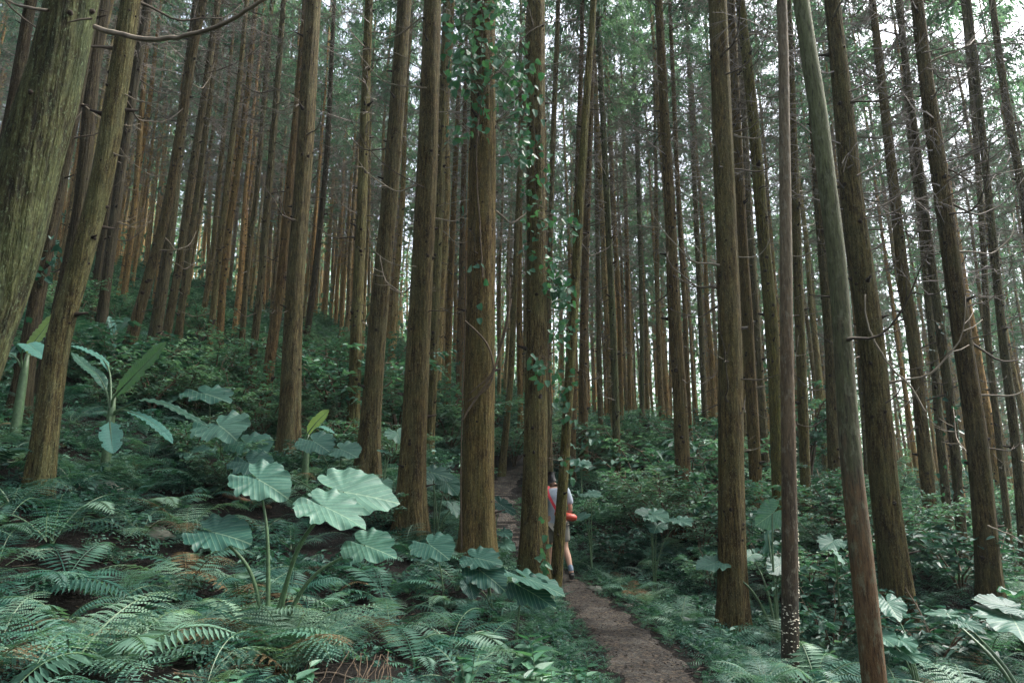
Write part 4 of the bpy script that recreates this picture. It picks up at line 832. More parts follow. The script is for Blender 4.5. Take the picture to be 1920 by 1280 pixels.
def banana(label, base_px, D, lvs, hgt=.5):
    b = P(base_px[0], base_px[1], D)
    root = thing('banana_plant', label, 'plant', b)
    gnd = G(b.x, b.y) - b.z
    v, f = tube(np.array([[0, 0, min(-.1, gnd) - .05], [0, 0, -.02], [.01, 0, hgt * .5]]), [.06, .045, .02], 10); ge = Geo(); ge.add(v, f); link('stem', ge.mesh('stem', [M_stalk], True), root)
    for q, (pts, w, dd, mt) in enumerate(lvs):
        n = len(pts); wp = np.array([[*(P(x, y, D + dd * k / (n - 1)) - b)] for k, (x, y) in enumerate(pts)])
        v, f, uv = strap_leaf(wp[1:] if n > 3 else wp, w, M_banana, seed=q * 7, nrm=(-.35, -1, .15) if q == 0 else (0, -.35, 1))
        link('leaf', mesh_np('leaf', v, f, mt, None, True, uv), root)
        cv = spline(np.vstack([[0, 0, .05], wp]), .03); v, f = tube(cv, np.linspace(.016, .003, len(cv)), 7); v = v - [0, 0, .006]; ge = Geo(); ge.add(v, f); link('stalk', ge.mesh('stalk', [M_stalk], True), root)
M_banana_dk = make_leaf('dark_banana_leaf', [(.025, .09, .06), (.05, .14, .09)], 0.25, 0.35, False, ('strap', 26), None)
M_banana_bl = make_leaf('bluish_banana_leaf', [(.06, .19, .15), (.09, .24, .19)], 0.2, 0.4, False, ('strap', 20), None)
M_banana_yl = make_leaf('yellowing_banana_leaf', [(.20, .30, .10), (.26, .36, .12)], 0.4, 0.45, False, ('strap', 20), None)
banana('young banana plant with one tall upright pale leaf beside the pale moss-grey trunk', (209, 775), 8.6,
       [([(210, 770), (213, 745), (245, 710), (282, 672), (312, 640)], .13, -.25, M_banana), ([(207, 768), (200, 735), (185, 705), (160, 685), (134, 660)], .085, .5, M_banana_dk),
        ([(212, 772), (235, 762), (265, 750), (310, 758), (350, 778), (392, 800)], .075, -.4, M_banana_dk), ([(208, 778), (206, 790), (208, 815), (212, 850)], .13, -.5, M_banana_bl),
        ([(214, 775), (230, 768), (270, 782), (305, 808), (325, 832)], .07, -.7, M_banana_bl), ([(208, 768), (206, 700), (190, 672), (150, 652), (130, 648)], .05, .9, M_banana_bl)])
banana('banana plant with a yellow-green leaf between the thick mossy and pale moss-grey trunks', (45, 700), 8.3,
       [([(45, 700), (52, 670), (62, 645), (82, 618), (106, 585)], .12, .1, M_banana_yl), ([(44, 700), (40, 665), (50, 645), (70, 658), (88, 676)], .13, -.3, M_banana_bl), ([(46, 700), (30, 670), (10, 665), (-20, 690)], .1, 0, M_banana_dk)])
banana('little banana shoot with a yellow-green leaf beside the lone upright trunk', (575, 840), 10.5, [([(575, 838), (576, 815), (590, 795), (604, 780), (617, 768)], .10, -.1, M_banana_yl), ([(575, 838), (582, 815), (600, 800), (628, 812)], .06, -.2, M_banana_bl)])
banana('young banana with broad bright leaves before the black twin trunks', (215, 640), 14.5, [([(215, 640), (220, 622), (230, 608), (245, 598)], .14, 0, M_banana_dk), ([(215, 640), (210, 612), (204, 592)], .1, 0, M_banana_bl)])

# ---------------------------------------------------------------- shrubs
def shrub_mesh(seed, stems=8, layers=True, ll=.05, lw=.45, nleaf=1700):
    """Unit-size woody shrub: bowed stems with flat sprays of small leaves."""
    g_ = np.random.default_rng(seed); wood = Geo(); B = []; Dn = []; N = []; L = []; W = []
    per = nleaf // stems
    for s_ in range(stems):
        a = s_ * 6.283 / stems + g_.uniform(-.4, .4); o = np.array([math.cos(a), math.sin(a), 0]); out = g_.uniform(.25, .62); h = g_.uniform(.55, 1.0); s = np.linspace(0, 1, 8)[:, None]
        pts = o * out * s ** 1.5 + np.array([0, 0, 1]) * h * (s - .12 * s ** 3) + g_.normal(0, .012, (8, 3)); v, f = tube(pts, np.linspace(.012, .003, 8), 5); wood.add(v, f)
        nt_ = 12
        for k in range(nt_):
            u = .3 + .7 * (k + g_.random()) / nt_; c = np.array([np.interp(u, s[:, 0], pts[:, q]) for q in range(3)]); b = a + g_.normal(0, 1.1); d = norm(np.array([math.cos(b), math.sin(b), g_.uniform(-.1, .35)])); tl = g_.uniform(.14, .36)
            v, f = tube(np.array([c, c + d * tl * .5, c + d * tl + [0, 0, -.02]]), [.004, .003, .0015], 3); wood.add(v, f)
            m = per // nt_; w = g_.uniform(.1, 1, m); side = np.array([-d[1], d[0], 0]); pp = c + d * tl * w[:, None] + side * g_.normal(0, .03, m)[:, None] + np.array([0, 0, 1]) * g_.normal(0, .012, m)[:, None]
            B.append(pp); Dn.append(d * .6 + side * g_.choice([-1, 1], m)[:, None] + g_.normal(0, .25, (m, 3)) + [0, 0, -.12]); N.append(g_.normal(0, .3, (m, 3)) + [0, 0, 1]); L.append(g_.uniform(.7, 1.3, m) * ll); W.append(g_.uniform(.8, 1.2, m) * ll * lw)
    v, f = leaves2(np.concatenate(B), np.concatenate(Dn), np.concatenate(N), np.concatenate(L), np.concatenate(W))
    return (v, f), wood
SH = [shrub_mesh(80 + i, 7 + i % 3, True, .052, .5) for i in range(4)]; SHB = [shrub_mesh(90 + i, 6, True, .10, .5, 520) for i in range(2)]
SH_L = [mesh_np('leaves', v, f, M_shrub) for (v, f), w in SH] + [mesh_np('leaves', v, f, M_shrub_g) for (v, f), w in SHB]; SH_W = [w.mesh('stem', [M_vstem], True) for (_, w) in SH + SHB]
def shrub(loc, label, group, k, size, hz=1.0, rz=0.0):
    root = thing('shrub', label, 'shrub', loc, rz, group); o = link('leaves', SH_L[k], root); w = link('stem', SH_W[k], root)
    for q in (o, w): q.scale = (size, size, size * hz)
    return root
def at_px(px, py, D, dz=0.0):
    p = P(px, py, D); p.z = G(p.x, p.y) + dz; return p
SHR = [  # px, D, size, mesh, height factor, label
 (1330, 13.0, 1.7, 0, .85, 'broad layered shrub before the trunk in the shrubs'), (1245, 13.2, 1.5, 1, .9, 'dense layered shrub at the other side of the trunk in the shrubs'), (1195, 14.5, 1.5, 2, .95, 'leafy shrub around the foot of the slim green tinted trunk'),
 (1285, 16.5, 2.2, 3, 1.0, 'tall rounded shrub behind the trunk in the shrubs'), (1210, 17.5, 2.0, 4, 1.3, 'sapling with large dark drooping leaves past the hiker'), (1330, 19, 2.4, 1, .9, 'pale shrub far behind the tall trailside trunk'),
 (640, 14.8, 2.4, 2, 1.05, 'tall shrub filling the gap after the lone upright trunk'), (608, 16.5, 2.6, 0, 1.1, 'high leafy shrub just past the lone upright trunk'), (622, 12.8, 1.2, 3, .8, 'dark low shrub at the foot of the tall gap-filling shrub'),
 (745, 17.5, 2.2, 1, 1.0, 'green shrub between the two biggest brown trunks uphill'), (480, 13.5, 1.3, 3, .9, 'shrub growing over the dark hollow-footed trunk'), (430, 14.5, 1.5, 1, .9, 'pale shrub below the golden orange trunk'),
 (330, 13.5, 1.3, 2, .8, 'shrub just under the grey peeling trunk'), (270, 12.5, 1.5, 0, .9, 'dense shrub above the banana plant'), (205, 13, 1.4, 4, 1.0, 'shrub before the black twin trunks'), (160, 12.5, 1.1, 5, .9, 'glossy shrub beside the pale moss-grey trunk'),
 (1530, 7.6, .95, 5, 1.1, 'sapling with a thin bare stem between the fungus-dotted trunk and pole tree'), (1500, 9.5, 1.3, 4, 1.0, 'broad-leaved shrub behind the fungus-dotted trunk'), (1720, 7.8, 1.3, 4, .8, 'wide shrub spreading in front of the massive mossy trunk'),
 (1640, 10.5, 1.4, 0, .9, 'layered shrub behind the pole tree'), (1690, 11.2, 1.5, 2, .9, 'layered shrub hiding the foot of the leaning brown trunk'), (1775, 9.5, 1.4, 5, .8, 'broad-leaved shrub before the heavy leaning trunk'),
 (1560, 12.5, 1.5, 3, .8, 'low shrub round the brown trunk half hidden by the pole tree'), (1840, 13.0, 1.6, 1, .9, 'shrub behind the heavy leaning trunk'), (1900, 11.0, 1.4, 4, .8, 'shrub with dark leaves at the far edge below the thin trunks'), (845, 18.5, 2.2, 0, 1.0, 'pale shrub between the trunk with curling branches and vine-wrapped trunk'),
 (965, 21, 1.8, 2, .8, 'small shrub where the path bends out of sight'), (1110, 20, 1.8, 3, .8, 'shrub behind the pale round-leaved elephant ear'), (1405, 11.5, 1.2, 5, .9, 'shrub tucked behind the trailside trunk'), (1150, 12.3, .9, 5, .8, 'low broad-leaved shrub past the hiker'),
 (560, 18, 2.2, 3, 1.0, 'shrub behind the lone upright trunk'), (385, 17, 1.8, 0, .9, 'shrub among the feet of the slope trunks'), (700, 21, 2.3, 1, 1.0, 'far shrub behind the big dark-footed trunk'), (1520, 22, 2.6, 0, 1.6, 'tall dark bush far behind the narrow olive brown trunk')]
for i, (px, D, s, k, hz, lb) in enumerate(SHR):
    shrub(at_px(px, 900, D, -.05), lb, None, k, s * (1.25 if D > 12 else 1.05), hz, i * 1.7)
FOOT = {k: HERO_ROOT[k].location for k in SHORT if k not in ('T1', 'T9', 'T14')}
FOOT_ALL = {k: HERO_ROOT[k].location for k in SHORT}
g_ = np.random.default_rng(404); ss_ = []; cand = 0
while len(ss_) < 100 and cand < 5000:
    cand += 1; D = 9.5 + 18 * g_.random(); x = g_.uniform(-.8, .8) * D
    if abs(x) < 1.0 and D < 20: continue
    if float(path_near(np.array([x]), np.array([D]))[0][0]) < 1.3: continue
    if ss_ and min((x - a) ** 2 + (D - b) ** 2 for a, b in ss_) < 1.3 ** 2: continue
    ss_.append((x, D)); k = min(FOOT_ALL, key=lambda q: (FOOT_ALL[q].x - x) ** 2 + (FOOT_ALL[q].y - D) ** 2)
    lb = 'leafy undergrowth shrub, one of those growing nearest the %s' % SHORT[k]
    shrub(Vector((x, D, G(x, D) - .05)), lb, lb.replace('shrub, one of those', 'shrubs'), int(g_.integers(0, 5)), g_.uniform(.9, 1.7) * (1.35 if D > 18 else .8 if D < 12 else 1), g_.uniform(.7, 1.0), g_.uniform(0, 6.28))

# ---------------------------------------------------------------- ferns, one by one
LM = {'T1': None}
FOOT = {k: HERO_ROOT[k].location for k in SHORT if k not in ('T1', 'T9', 'T14')}
def nearest(p, dic=FOOT):
    return min(dic, key=lambda k: (dic[k].x - p[0]) ** 2 + (dic[k].y - p[1]) ** 2)
BARE = [(360, 1060, 4.9, .40), (620, 1210, 4.2, .42), (350, 1235, 3.9, .22), (560, 1150, 4.7, .2), (880, 1250, 4.4, .25), (470, 985, 6.3, .3), (800, 1090, 6.7, .35), (270, 1090, 4.5, .25)]
BAREW = [(at_px(a, b, D), r) for a, b, D, r in BARE]
def bare(x, y): return any((x - p.x) ** 2 + (y - p.y) ** 2 < r * r for p, r in BAREW)
g_ = np.random.default_rng(77); fs = []
NAMED = [  # px, py, D, fronds, size, bluish, label
 (105, 960, 6.3, 7, .95, False, 'large pale fern in front of the foot of the pale moss-grey trunk'), (130, 1215, 3.7, 8, .8, False, 'big arching fern near the lower corner, paler than its neighbours'), (235, 1190, 3.9, 8, .75, False, 'pale fern arching over dark ground near the lower corner'),
 (545, 1185, 4.3, 9, .72, False, 'wide drooping fern below the stem of the biggest elephant ear'), (430, 1075, 5.3, 8, .62, True, 'dark blue-green fern under the leaves of the biggest elephant ear'), (455, 1000, 6.2, 7, .75, False, 'pale yellowish fern behind the biggest elephant ear'),
 (350, 985, 6.0, 7, .75, False, 'fern with bowed comb-like fronds on the dark bank'), (240, 1000, 5.6, 8, .8, True, 'deep green fern hanging over the dark bank'), (60, 1020, 5.2, 8, .8, True, 'dark fern on the bank beside the thick mossy trunk'),
 (20, 1080, 4.3, 5, .5, False, 'small bright fern at the very edge below the thick mossy trunk'), (590, 1060, 5.0, 8, .5, False, 'bright pale fern growing through the stem of the biggest elephant ear'), (500, 900, 8.6, 8, .65, False, 'fern in front of the lone upright trunk'),
 (740, 1140, 5.7, 9, .7, False, 'spreading feathery fern in the middle of the lower bank'), (640, 1130, 5.2, 7, .65, False, 'feathery fern below the drooping elephant ear leaf'), (310, 870, 8.0, 8, .8, False, 'pale fern beside the hanging bluish banana leaf'),
 (140, 870, 7.6, 7, .8, False, 'fern spreading beside the pale moss-grey trunk, downhill of the banana'), (20, 930, 6.5, 8, .8, False, 'fern at the edge beside the thick mossy trunk'), (985, 1170, 5.9, 6, .5, False, 'bright fern below the folded elephant ear leaves'),
 (1430, 1230, 6.0, 11, .62, False, 'fluffy pale fern at the foot of the tall trailside trunk'), (1395, 1260, 5.4, 10, .5, False, 'soft fern at the path edge'), (1520, 1200, 6.4, 8, .75, False, 'fern with long fronds between the fungus-dotted trunk and pole tree'),
 (1800, 1210, 6.0, 8, .75, False, 'pale fern under the shining elephant ear leaves'), (1560, 1265, 5.3, 9, .6, False, 'fern beside the foot of the pole tree'), (1750, 1268, 5.0, 8, .6, True, 'bluish fern in the lower corner beside the pole tree'), (380, 1265, 3.7, 6, .35, False, 'small fern at the lower edge'),
 (540, 1150, 4.45, 9, .95, False, 'tall fern standing before the stems of the biggest elephant ear'), (470, 1150, 4.5, 8, .85, True, 'tall bluish fern beside the stems of the biggest elephant ear'), (500, 1140, 4.6, 9, .62, False, 'fern hiding the base of the biggest elephant ear'), (575, 1120, 4.6, 8, .55, True, 'bluish fern just beside the base of the biggest elephant ear'), (455, 1090, 4.9, 8, .6, False, 'fern between two dark patches before the biggest elephant ear'),
 (1265, 1040, 9.0, 8, .6, False, 'fern spreading beside the path past the hiker')]
for i, (px, py, D, n, s, bl, lb) in enumerate(NAMED):
    p = at_px(px, py, D); fs.append((p.x, p.y)); fern(p, lb, None, n, s, bl, 1000 + i)
cand = 0; made = 0
while made < 262 and cand < 9000:
    cand += 1; D = 3.0 + 9.5 * g_.random() ** .85; x = g_.uniform(-.84, .84) * D
    d = float(path_near(np.array([x]), np.array([D]))[0][0])
    if d < float(path_half(D)) + .42 or bare(x, D): continue
    if min((x - a) ** 2 + (D - b) ** 2 for a, b in fs) < (.33 + .018 * D) ** 2: continue
    if 1.8 < x < 2.9 and D < 5.0: continue
    if noise2(np.array([x]), np.array([D]), 31, .8, 3)[0] < -.22: continue
    if x < -1.9 and D < 2.9: continue
    fs.append((x, D)); p = Vector((x, D, G(x, D))); k = nearest(p); made += 1
    s = g_.uniform(.38, .82) * (.8 if D < 4.5 else 1) * (.75 if d < 1.3 else 1); bl = g_.random() < .4
    lb = '%s fern, one of those growing nearest the %s' % ('dark blue-green' if bl else 'green', SHORT[k])
    fern(p, lb, lb.replace('fern, one of those', 'ferns'), int(g_.integers(5, 9)), s, bl, 2000 + made)

# small broad-leaved plants among the ferns
def herb_mesh(seed, n=16, ll=.12, lw=.42):
    g_ = np.random.default_rng(seed); geo = Geo(); B = []; Dn = []; L = []; N = []
    for s_ in range(3):
        a = g_.uniform(0, 6.28); tilt = g_.uniform(.1, .5); h = g_.uniform(.12, .3); c1 = np.array([math.cos(a) * tilt * h, math.sin(a) * tilt * h, h]); v, f = tube(np.array([[0, 0, -.03], c1 * .5, c1]), [.004, .003, .002], 4); geo.add(v, f, 1)
        m = n // 3
        for k in range(m):
            t = .35 + .65 * k / m; b = k * 2.4 + g_.uniform(-.3, .3); B.append(c1 * t); Dn.append([math.cos(b), math.sin(b), g_.uniform(-.1, .5)]); L.append(ll * g_.uniform(.7, 1.2) * (1 - .3 * (t > .9))); N.append([g_.normal(0, .2), g_.normal(0, .2), 1])
    L = np.array(L); v, f = leaves2(np.array(B), np.array(Dn), np.array(N), L, L * lw, .08); geo.add(v, f, 0)
    return geo
HERB_G = [herb_mesh(150 + i, 15 + 3 * i, .10 + .02 * i, .36 + .06 * (i % 2)) for i in range(4)]
HERBS = [g.mesh('herb', [M_herb, M_stalk]) for g in HERB_G]
hs_ = []; made = 0; cand = 0
HN = [(880, 1265, 4.6), (960, 1265, 4.7), (1010, 1230, 5.0), (1050, 1250, 4.8), (1090, 1200, 5.4), (440, 1275, 3.5), (560, 1275, 3.6), (1000, 1190, 5.6), (930, 1215, 5.2), (1040, 1180, 5.7), (1075, 1150, 6.2), (690, 1265, 3.9)]
while made < 120 and cand < 5000:
    cand += 1
    if made < len(HN): p = at_px(*HN[made]); x, D = p.x, p.y
    else:
        D = 3.2 + 6.5 * g_.random(); x = g_.uniform(-.8, .8) * D
        if abs(x - .4) > 1.2 and g_.random() < .4: continue
    d = float(path_near(np.array([x]), np.array([D]))[0][0])
    if made >= len(HN) and (d < float(path_half(D)) + .16): continue
    if hs_ and min((x - a) ** 2 + (D - b) ** 2 for a, b in hs_) < .2 ** 2: continue
    hs_.append((x, D)); k = nearest((x, D)); made += 1
    lb = 'low broad-leaved plant, one of those nearest the %s' % SHORT[k]
    o = link('leafy_plant', HERBS[int(g_.integers(4))], None, (x, D, G(x, D))); s = g_.uniform(.7, 1.35); o.scale = (s, s, s); o.rotation_euler = (0, 0, g_.uniform(0, 6.28))
    tag(o, lb, 'plant', lb.replace('plant, one of those', 'plants'))

# ---------------------------------------------------------------- undergrowth nobody could count: one object
def merge(templates, inst, name, mats):
    """templates: (V,F,M) arrays; inst: template index, x, y, z, yaw, tiltx, tilty, scale rows."""
    VV = []; FF = []; MM = []; n = 0; inst = np.asarray(inst)
    for ti, (V, F, Mi) in enumerate(templates):
        I = inst[inst[:, 0] == ti]
        if not len(I): continue
        cy, sy = np.cos(I[:, 4]), np.sin(I[:, 4]); Z0 = np.zeros_like(cy); O = Z0 + 1
        Rz = np.stack([np.stack([cy, -sy, Z0], -1), np.stack([sy, cy, Z0], -1), np.stack([Z0, Z0, O], -1)], 1)
        cx, sx = np.cos(I[:, 5]), np.sin(I[:, 5]); Rx = np.stack([np.stack([O, Z0, Z0], -1), np.stack([Z0, cx, -sx], -1), np.stack([Z0, sx, cx], -1)], 1)
        ca, sa = np.cos(I[:, 6]), np.sin(I[:, 6]); Ry = np.stack([np.stack([ca, Z0, sa], -1), np.stack([Z0, O, Z0], -1), np.stack([-sa, Z0, ca], -1)], 1)
        Rm = (Ry @ Rx @ Rz) * I[:, 7][:, None, None]
        P3 = np.einsum('kij,nj->kni', Rm, V) + I[:, None, 1:4]; k = len(I); nv = len(V)
        VV.append(P3.reshape(-1, 3)); FF.append((F[None] + (np.arange(k) * nv)[:, None, None]).reshape(-1, 4) + n); MM.append(np.tile(Mi, k)); n += k * nv
    return mesh_np(name, np.concatenate(VV), np.concatenate(FF), mats, np.concatenate(MM))

def low_clump(seed, kind):
    g_ = np.random.default_rng(seed); geo = Geo()
    if kind == 'fern':
        fr = frond(seed, 11, False, g_.uniform(50, 70), g_.uniform(-35, -10), .24).arrays(); n = 6
        for k in range(n):
            a = k * 6.283 / n + g_.uniform(-.4, .4); s = g_.uniform(.6, 1.05); c, sn = math.cos(a), math.sin(a); geo.add((fr[0] * s) @ np.array([[c, sn, 0], [-sn, c, 0], [0, 0, 1]]), fr[1][fr[2] == 0], 0)
    else:
        n = 46; B = g_.normal(0, .22, (n, 3)) * [1, 1, 0] + np.array([0, 0, 1]) * g_.uniform(.05, .5, n)[:, None]; D_ = g_.normal(0, 1, (n, 3)) * [1, 1, .35]; L = g_.uniform(.09, .2, n)
        v, f = leaves2(B, D_, g_.normal(0, .35, (n, 3)) + [0, 0, 1], L, L * g_.uniform(.4, .6, n)); geo.add(v, f, 1)
    return geo.arrays()
LOW = [low_clump(401, 'fern'), low_clump(402, 'fern'), low_clump(403, 'fern'), low_clump(404, 'b'), low_clump(405, 'b'), low_clump(406, 'b')]
g_ = np.random.default_rng(55)
def scatter(n, d0, d1, half=.86, pw=1.0):
    D = np.sqrt(d0 ** 2 + (d1 ** 2 - d0 ** 2) * g_.random(n)); x = g_.uniform(-half, half, n) * D; return x, D
rows = []
for (n, d0, d1, s0, s1) in ((520, 2.6, 7, .16, .36), (2500, 7, 14, .3, .55), (5200, 14, 30, .45, .95), (6500, 30, 75, .8, 1.9)):
    x, D = scatter(n, d0, d1); dist, _ = path_near(x, D); keep = dist > path_half(D) + np.where(D < 14, .24, .35) + g_.random(n) * .15
    if d0 < 14:
        for p, r in BAREW: keep &= (x - p.x) ** 2 + (D - p.y) ** 2 > (r * 1.1) ** 2
    keep &= noise2(x, D, 12, .5, 3) > np.where(D < 11, -.26, -.46)
    x, D = x[keep], D[keep]; k = len(x); sc_ = g_.uniform(s0, s1, k); sc_ *= np.where(dist[keep] < 1.1, .6, 1)
    t = np.where(g_.random(k) < .62, g_.integers(0, 3, k), g_.integers(3, 6, k))
    rows.append(np.stack([t, x, D, gz(x, D) - .02, g_.uniform(0, 6.28, k), g_.normal(0, .12, k), g_.normal(0, .12, k), sc_], 1))
k = 0; rr_ = []
for key, cl in HERO_LINE.items():                              # growth crowding round the feet of the trunks
    b_ = HERO_ROOT[key].location
    if b_.y > 20: continue
    n = 12; a = g_.uniform(0, 6.28, n); q = g_.uniform(.2, .55, n); xx = b_.x + q * np.cos(a); yy = b_.y + q * np.sin(a); d_, _ = path_near(xx, yy); ok = d_ > path_half(yy) + .08; n = int(ok.sum())
    rr_.append(np.stack([g_.integers(0, 6, n), xx[ok], yy[ok], gz(xx[ok], yy[ok]) - .02, g_.uniform(0, 6.28, n), g_.normal(0, .2, n), g_.normal(0, .2, n), g_.uniform(.22, .45, n)], 1))
rows += rr_
tag(link('ground_cover', merge(LOW, np.concatenate(rows), 'ground_cover', [M_cover, M_cover])), kind='stuff')
# fringe of soft low growth along both sides of the path
rows = []; x, D = scatter(9500, 4, 16, .5); dist, _ = path_near(x, D); h = path_half(D); keep = (dist > h - .04) & (dist < h + .75); x, D = x[keep], D[keep]; k = len(x)
t = np.where(g_.random(k) < .6, g_.integers(0, 3, k), g_.integers(3, 6, k))
rows.append(np.stack([t, x, D, gz(x, D) - .01, g_.uniform(0, 6.28, k), g_.normal(0, .2, k), g_.normal(0, .2, k), g_.uniform(.12, .30, k) * np.clip((dist[keep] - h[keep]) * 2.5 + .4, .35, 1)], 1))
tag(link('path_verge', merge(LOW, np.concatenate(rows), 'path_verge', [M_herb, M_cover])), kind='stuff')

# litter: fallen leaves, twigs and small stones
n = 26000; x, D = scatter(n, 2.2, 15, .8); z = gz(x, D); dist, _ = path_near(x, D); on = dist < path_half(D) - .03
keep = on | (g_.random(n) < .75); x, D, z, on = x[keep], D[keep], z[keep], on[keep]; k = len(x); z = z + np.where(on, .022, .006) + g_.uniform(0, .012, k)
sz = g_.uniform(.014, .05, k) * np.where(on, .6, 1.1)
v, f = leaves(np.stack([x, D, z], 1), g_.normal(0, 1, (k, 3)) * [1, 1, .15], g_.normal(0, .25, (k, 3)) + [0, 0, 1], sz, sz * g_.uniform(.25, .6, k), .12); ge = Geo(); ge.add(v, f)
m = 2600; x, D = scatter(30000, 3.5, 16, .45); z = gz(x, D); dist, _ = path_near(x, D); keep = dist < path_half(D) - .02; x, D, z = x[keep], D[keep], z[keep]; k = len(x)
edge = np.abs(dist[keep]) / path_half(D); keep = g_.random(k) < .35 + .65 * edge ** 2; x, D, z = x[keep], D[keep], z[keep]; k = len(x); sz = g_.uniform(.012, .042, k)
v, f = leaves(np.stack([x, D, z + .024 + g_.uniform(0, .008, k)], 1), g_.normal(0, 1, (k, 3)) * [1, 1, .15], g_.normal(0, .3, (k, 3)) + [0, 0, 1], sz, sz * g_.uniform(.12, .5, k), .15); ge.add(v, f)
x, D = scatter(m, 2.2, 13, .8); z = gz(x, D) + .022
for i in range(m):
    a = g_.uniform(0, 6.28); l = g_.uniform(.04, .22); dv = np.array([math.cos(a), math.sin(a), g_.uniform(-.02, .08)]) * l; c = np.array([x[i], D[i], z[i]]); v, f = tube(np.array([c - dv * .5, c + g_.normal(0, .008, 3), c + dv * .5]), [.0022, .0022, .0014], 3); ge.add(v, f, 1)
tag(link('fallen_leaves', ge.mesh('fallen_leaves', [M_litter, M_dead])), kind='stuff')
ge = Geo(); x, D = scatter(5200, 3.5, 15, .4); dist, _ = path_near(x, D); keep = dist < path_half(D) + .05; x, D = x[keep], D[keep]; z = gz(x, D) + .017
oct_ = np.array([[1, 0, 0], [0, 1, 0], [-1, 0, 0], [0, -1, 0], [0, 0, .7], [0, 0, -.7]])
for i in range(len(x)):
    s = g_.uniform(.003, .010); v = oct_ * s * g_.uniform(.7, 1.4, (6, 3)) + [x[i], D[i], z[i]]; ge.add(v, [[0, 1, 2, 4], [2, 3, 0, 4], [1, 0, 3, 5], [3, 2, 1, 5]], 0)
tag(link('gravel', ge.mesh('gravel', [M_path])), kind='stuff')
# ---------------------------------------------------------------- vines
def vine(label, stems, lvs, mat=M_vine, name='climbing_vine', stem_mat=M_vstem, seed=1, lsz=(.10, .18)):
    """stems: [(points in the picture with distance), radius]; lvs: [(x, y, D, spread x px, spread y px, spread D, count)]."""
    g_ = np.random.default_rng(seed); w0 = [[np.array(P(x, y, D)) for x, y, D in pts] for pts, r in stems]; b = w0[0][0]
    root = thing(name, label, 'vine', tuple(b)); cvs = []
    for pts, (_, r) in zip(w0, stems):
        c = spline(np.array(pts), .04); c = c + g_.normal(0, .004, c.shape); cvs.append(c); v, f = tube(c - b, np.linspace(r, r * .4, len(c)), 7); ge = Geo(); ge.add(v, f); link('stem', ge.mesh('stem', [stem_mat], True), root)
    B = []; tw = Geo()
    allc = np.vstack(cvs)
    for x, y, D, sx, sy, sd_, n in lvs:
        for k in range(int(n * 1.9)):
            p = np.array(P(x + g_.uniform(-sx, sx), y + g_.uniform(-sy, sy), D + g_.uniform(-sd_, sd_))); B.append(p)
            if k % 3 == 0:
                q = allc[((allc - p) ** 2).sum(1).argmin()]
                if ((q - p) ** 2).sum() < .8: v, f = tube(np.array([q, (q + p) / 2 + [0, 0, .04], p]) - b, [.004, .003, .002], 4); tw.add(v, f)
    B = np.array(B); k = len(B); L = g_.uniform(*lsz, k)
    v, f = leaves2(B - b, g_.normal(0, .55, (k, 3)) + [0, -.25, -.75], g_.normal(0, .45, (k, 3)) + [0, -.8, .55], L, L * g_.uniform(.62, .8, k), .06, .12)
    link('leaves', mesh_np('leaves', v, f, mat), root)
    if tw.n: link('twining_vine', tw.mesh('twining_vine', [stem_mat]), root)
    return root
def spiral(key, pys, d_off, n=60, turns=1.0, ph=0.0, rad=1.12):
    """Points winding on a trunk between two heights in the picture, as (x, y, z) world."""
    cl = HERO_LINE[key]; D = cl[0][1]; out = []
    for i in range(n):
        t = i / (n - 1); py = pys[0] + (pys[1] - pys[0]) * t; z = P(960, py, D).z; j = int(np.argmin(np.abs(cl[:, 2] - z))); a = ph + turns * 6.283 * t
        out.append(cl[j, :3] * [1, 1, 0] + [0, 0, z] + np.array([math.cos(a), math.sin(a), 0]) * cl[j, 3] * rad)
    return np.array(out)
def wvine(label, paths, name='woody_vine', lv=None, mat=M_vine, seed=3, lsz=(.1, .16)):
    b = paths[0][0][0]; root = thing(name, label, 'vine', tuple(b))
    for c, r in paths:
        v, f = tube(c - b, np.linspace(r, r * .75, len(c)), 8); ge = Geo(); ge.add(v, f); link('stem', ge.mesh('stem', [M_vstem], True), root)
    if lv is not None:
        g_ = np.random.default_rng(seed); k = len(lv); L = g_.uniform(*lsz, k); v, f = leaves2(lv - b, g_.normal(0, .5, (k, 3)) + [0, -.3, -.7], g_.normal(0, .4, (k, 3)) + [0, -.9, .45], L, L * .7, .06, .12)
        link('leaves', mesh_np('leaves', v, f, mat), root)
    return root
r25 = .235; fr = lambda pts, D=8.72: spline(np.array([np.array(P(x, y, D)) for x, y in pts]), .05)
wvine('thick twisting woody vine looping round the stout central trunk', [(fr([(872, 602), (890, 618), (910, 640), (922, 668), (925, 700), (915, 726), (895, 742), (876, 752)]), .014), (fr([(958, 560), (948, 610), (938, 650), (928, 690), (914, 716), (898, 740), (880, 765), (866, 790)], 8.70), .016), (fr([(956, 520), (952, 600), (934, 668), (918, 704), (894, 726), (880, 738)], 8.68), .010),
      (fr([(866, 1040), (864, 900), (867, 760), (872, 600), (874, 470)], 8.8), .010)], lv=np.array([P(912, 536, 8.6), P(899, 596, 8.6), P(884, 500, 8.6), P(890, 498, 8.6), P(908, 502, 8.6), P(898, 570, 8.6), P(866, 386, 8.7)]))
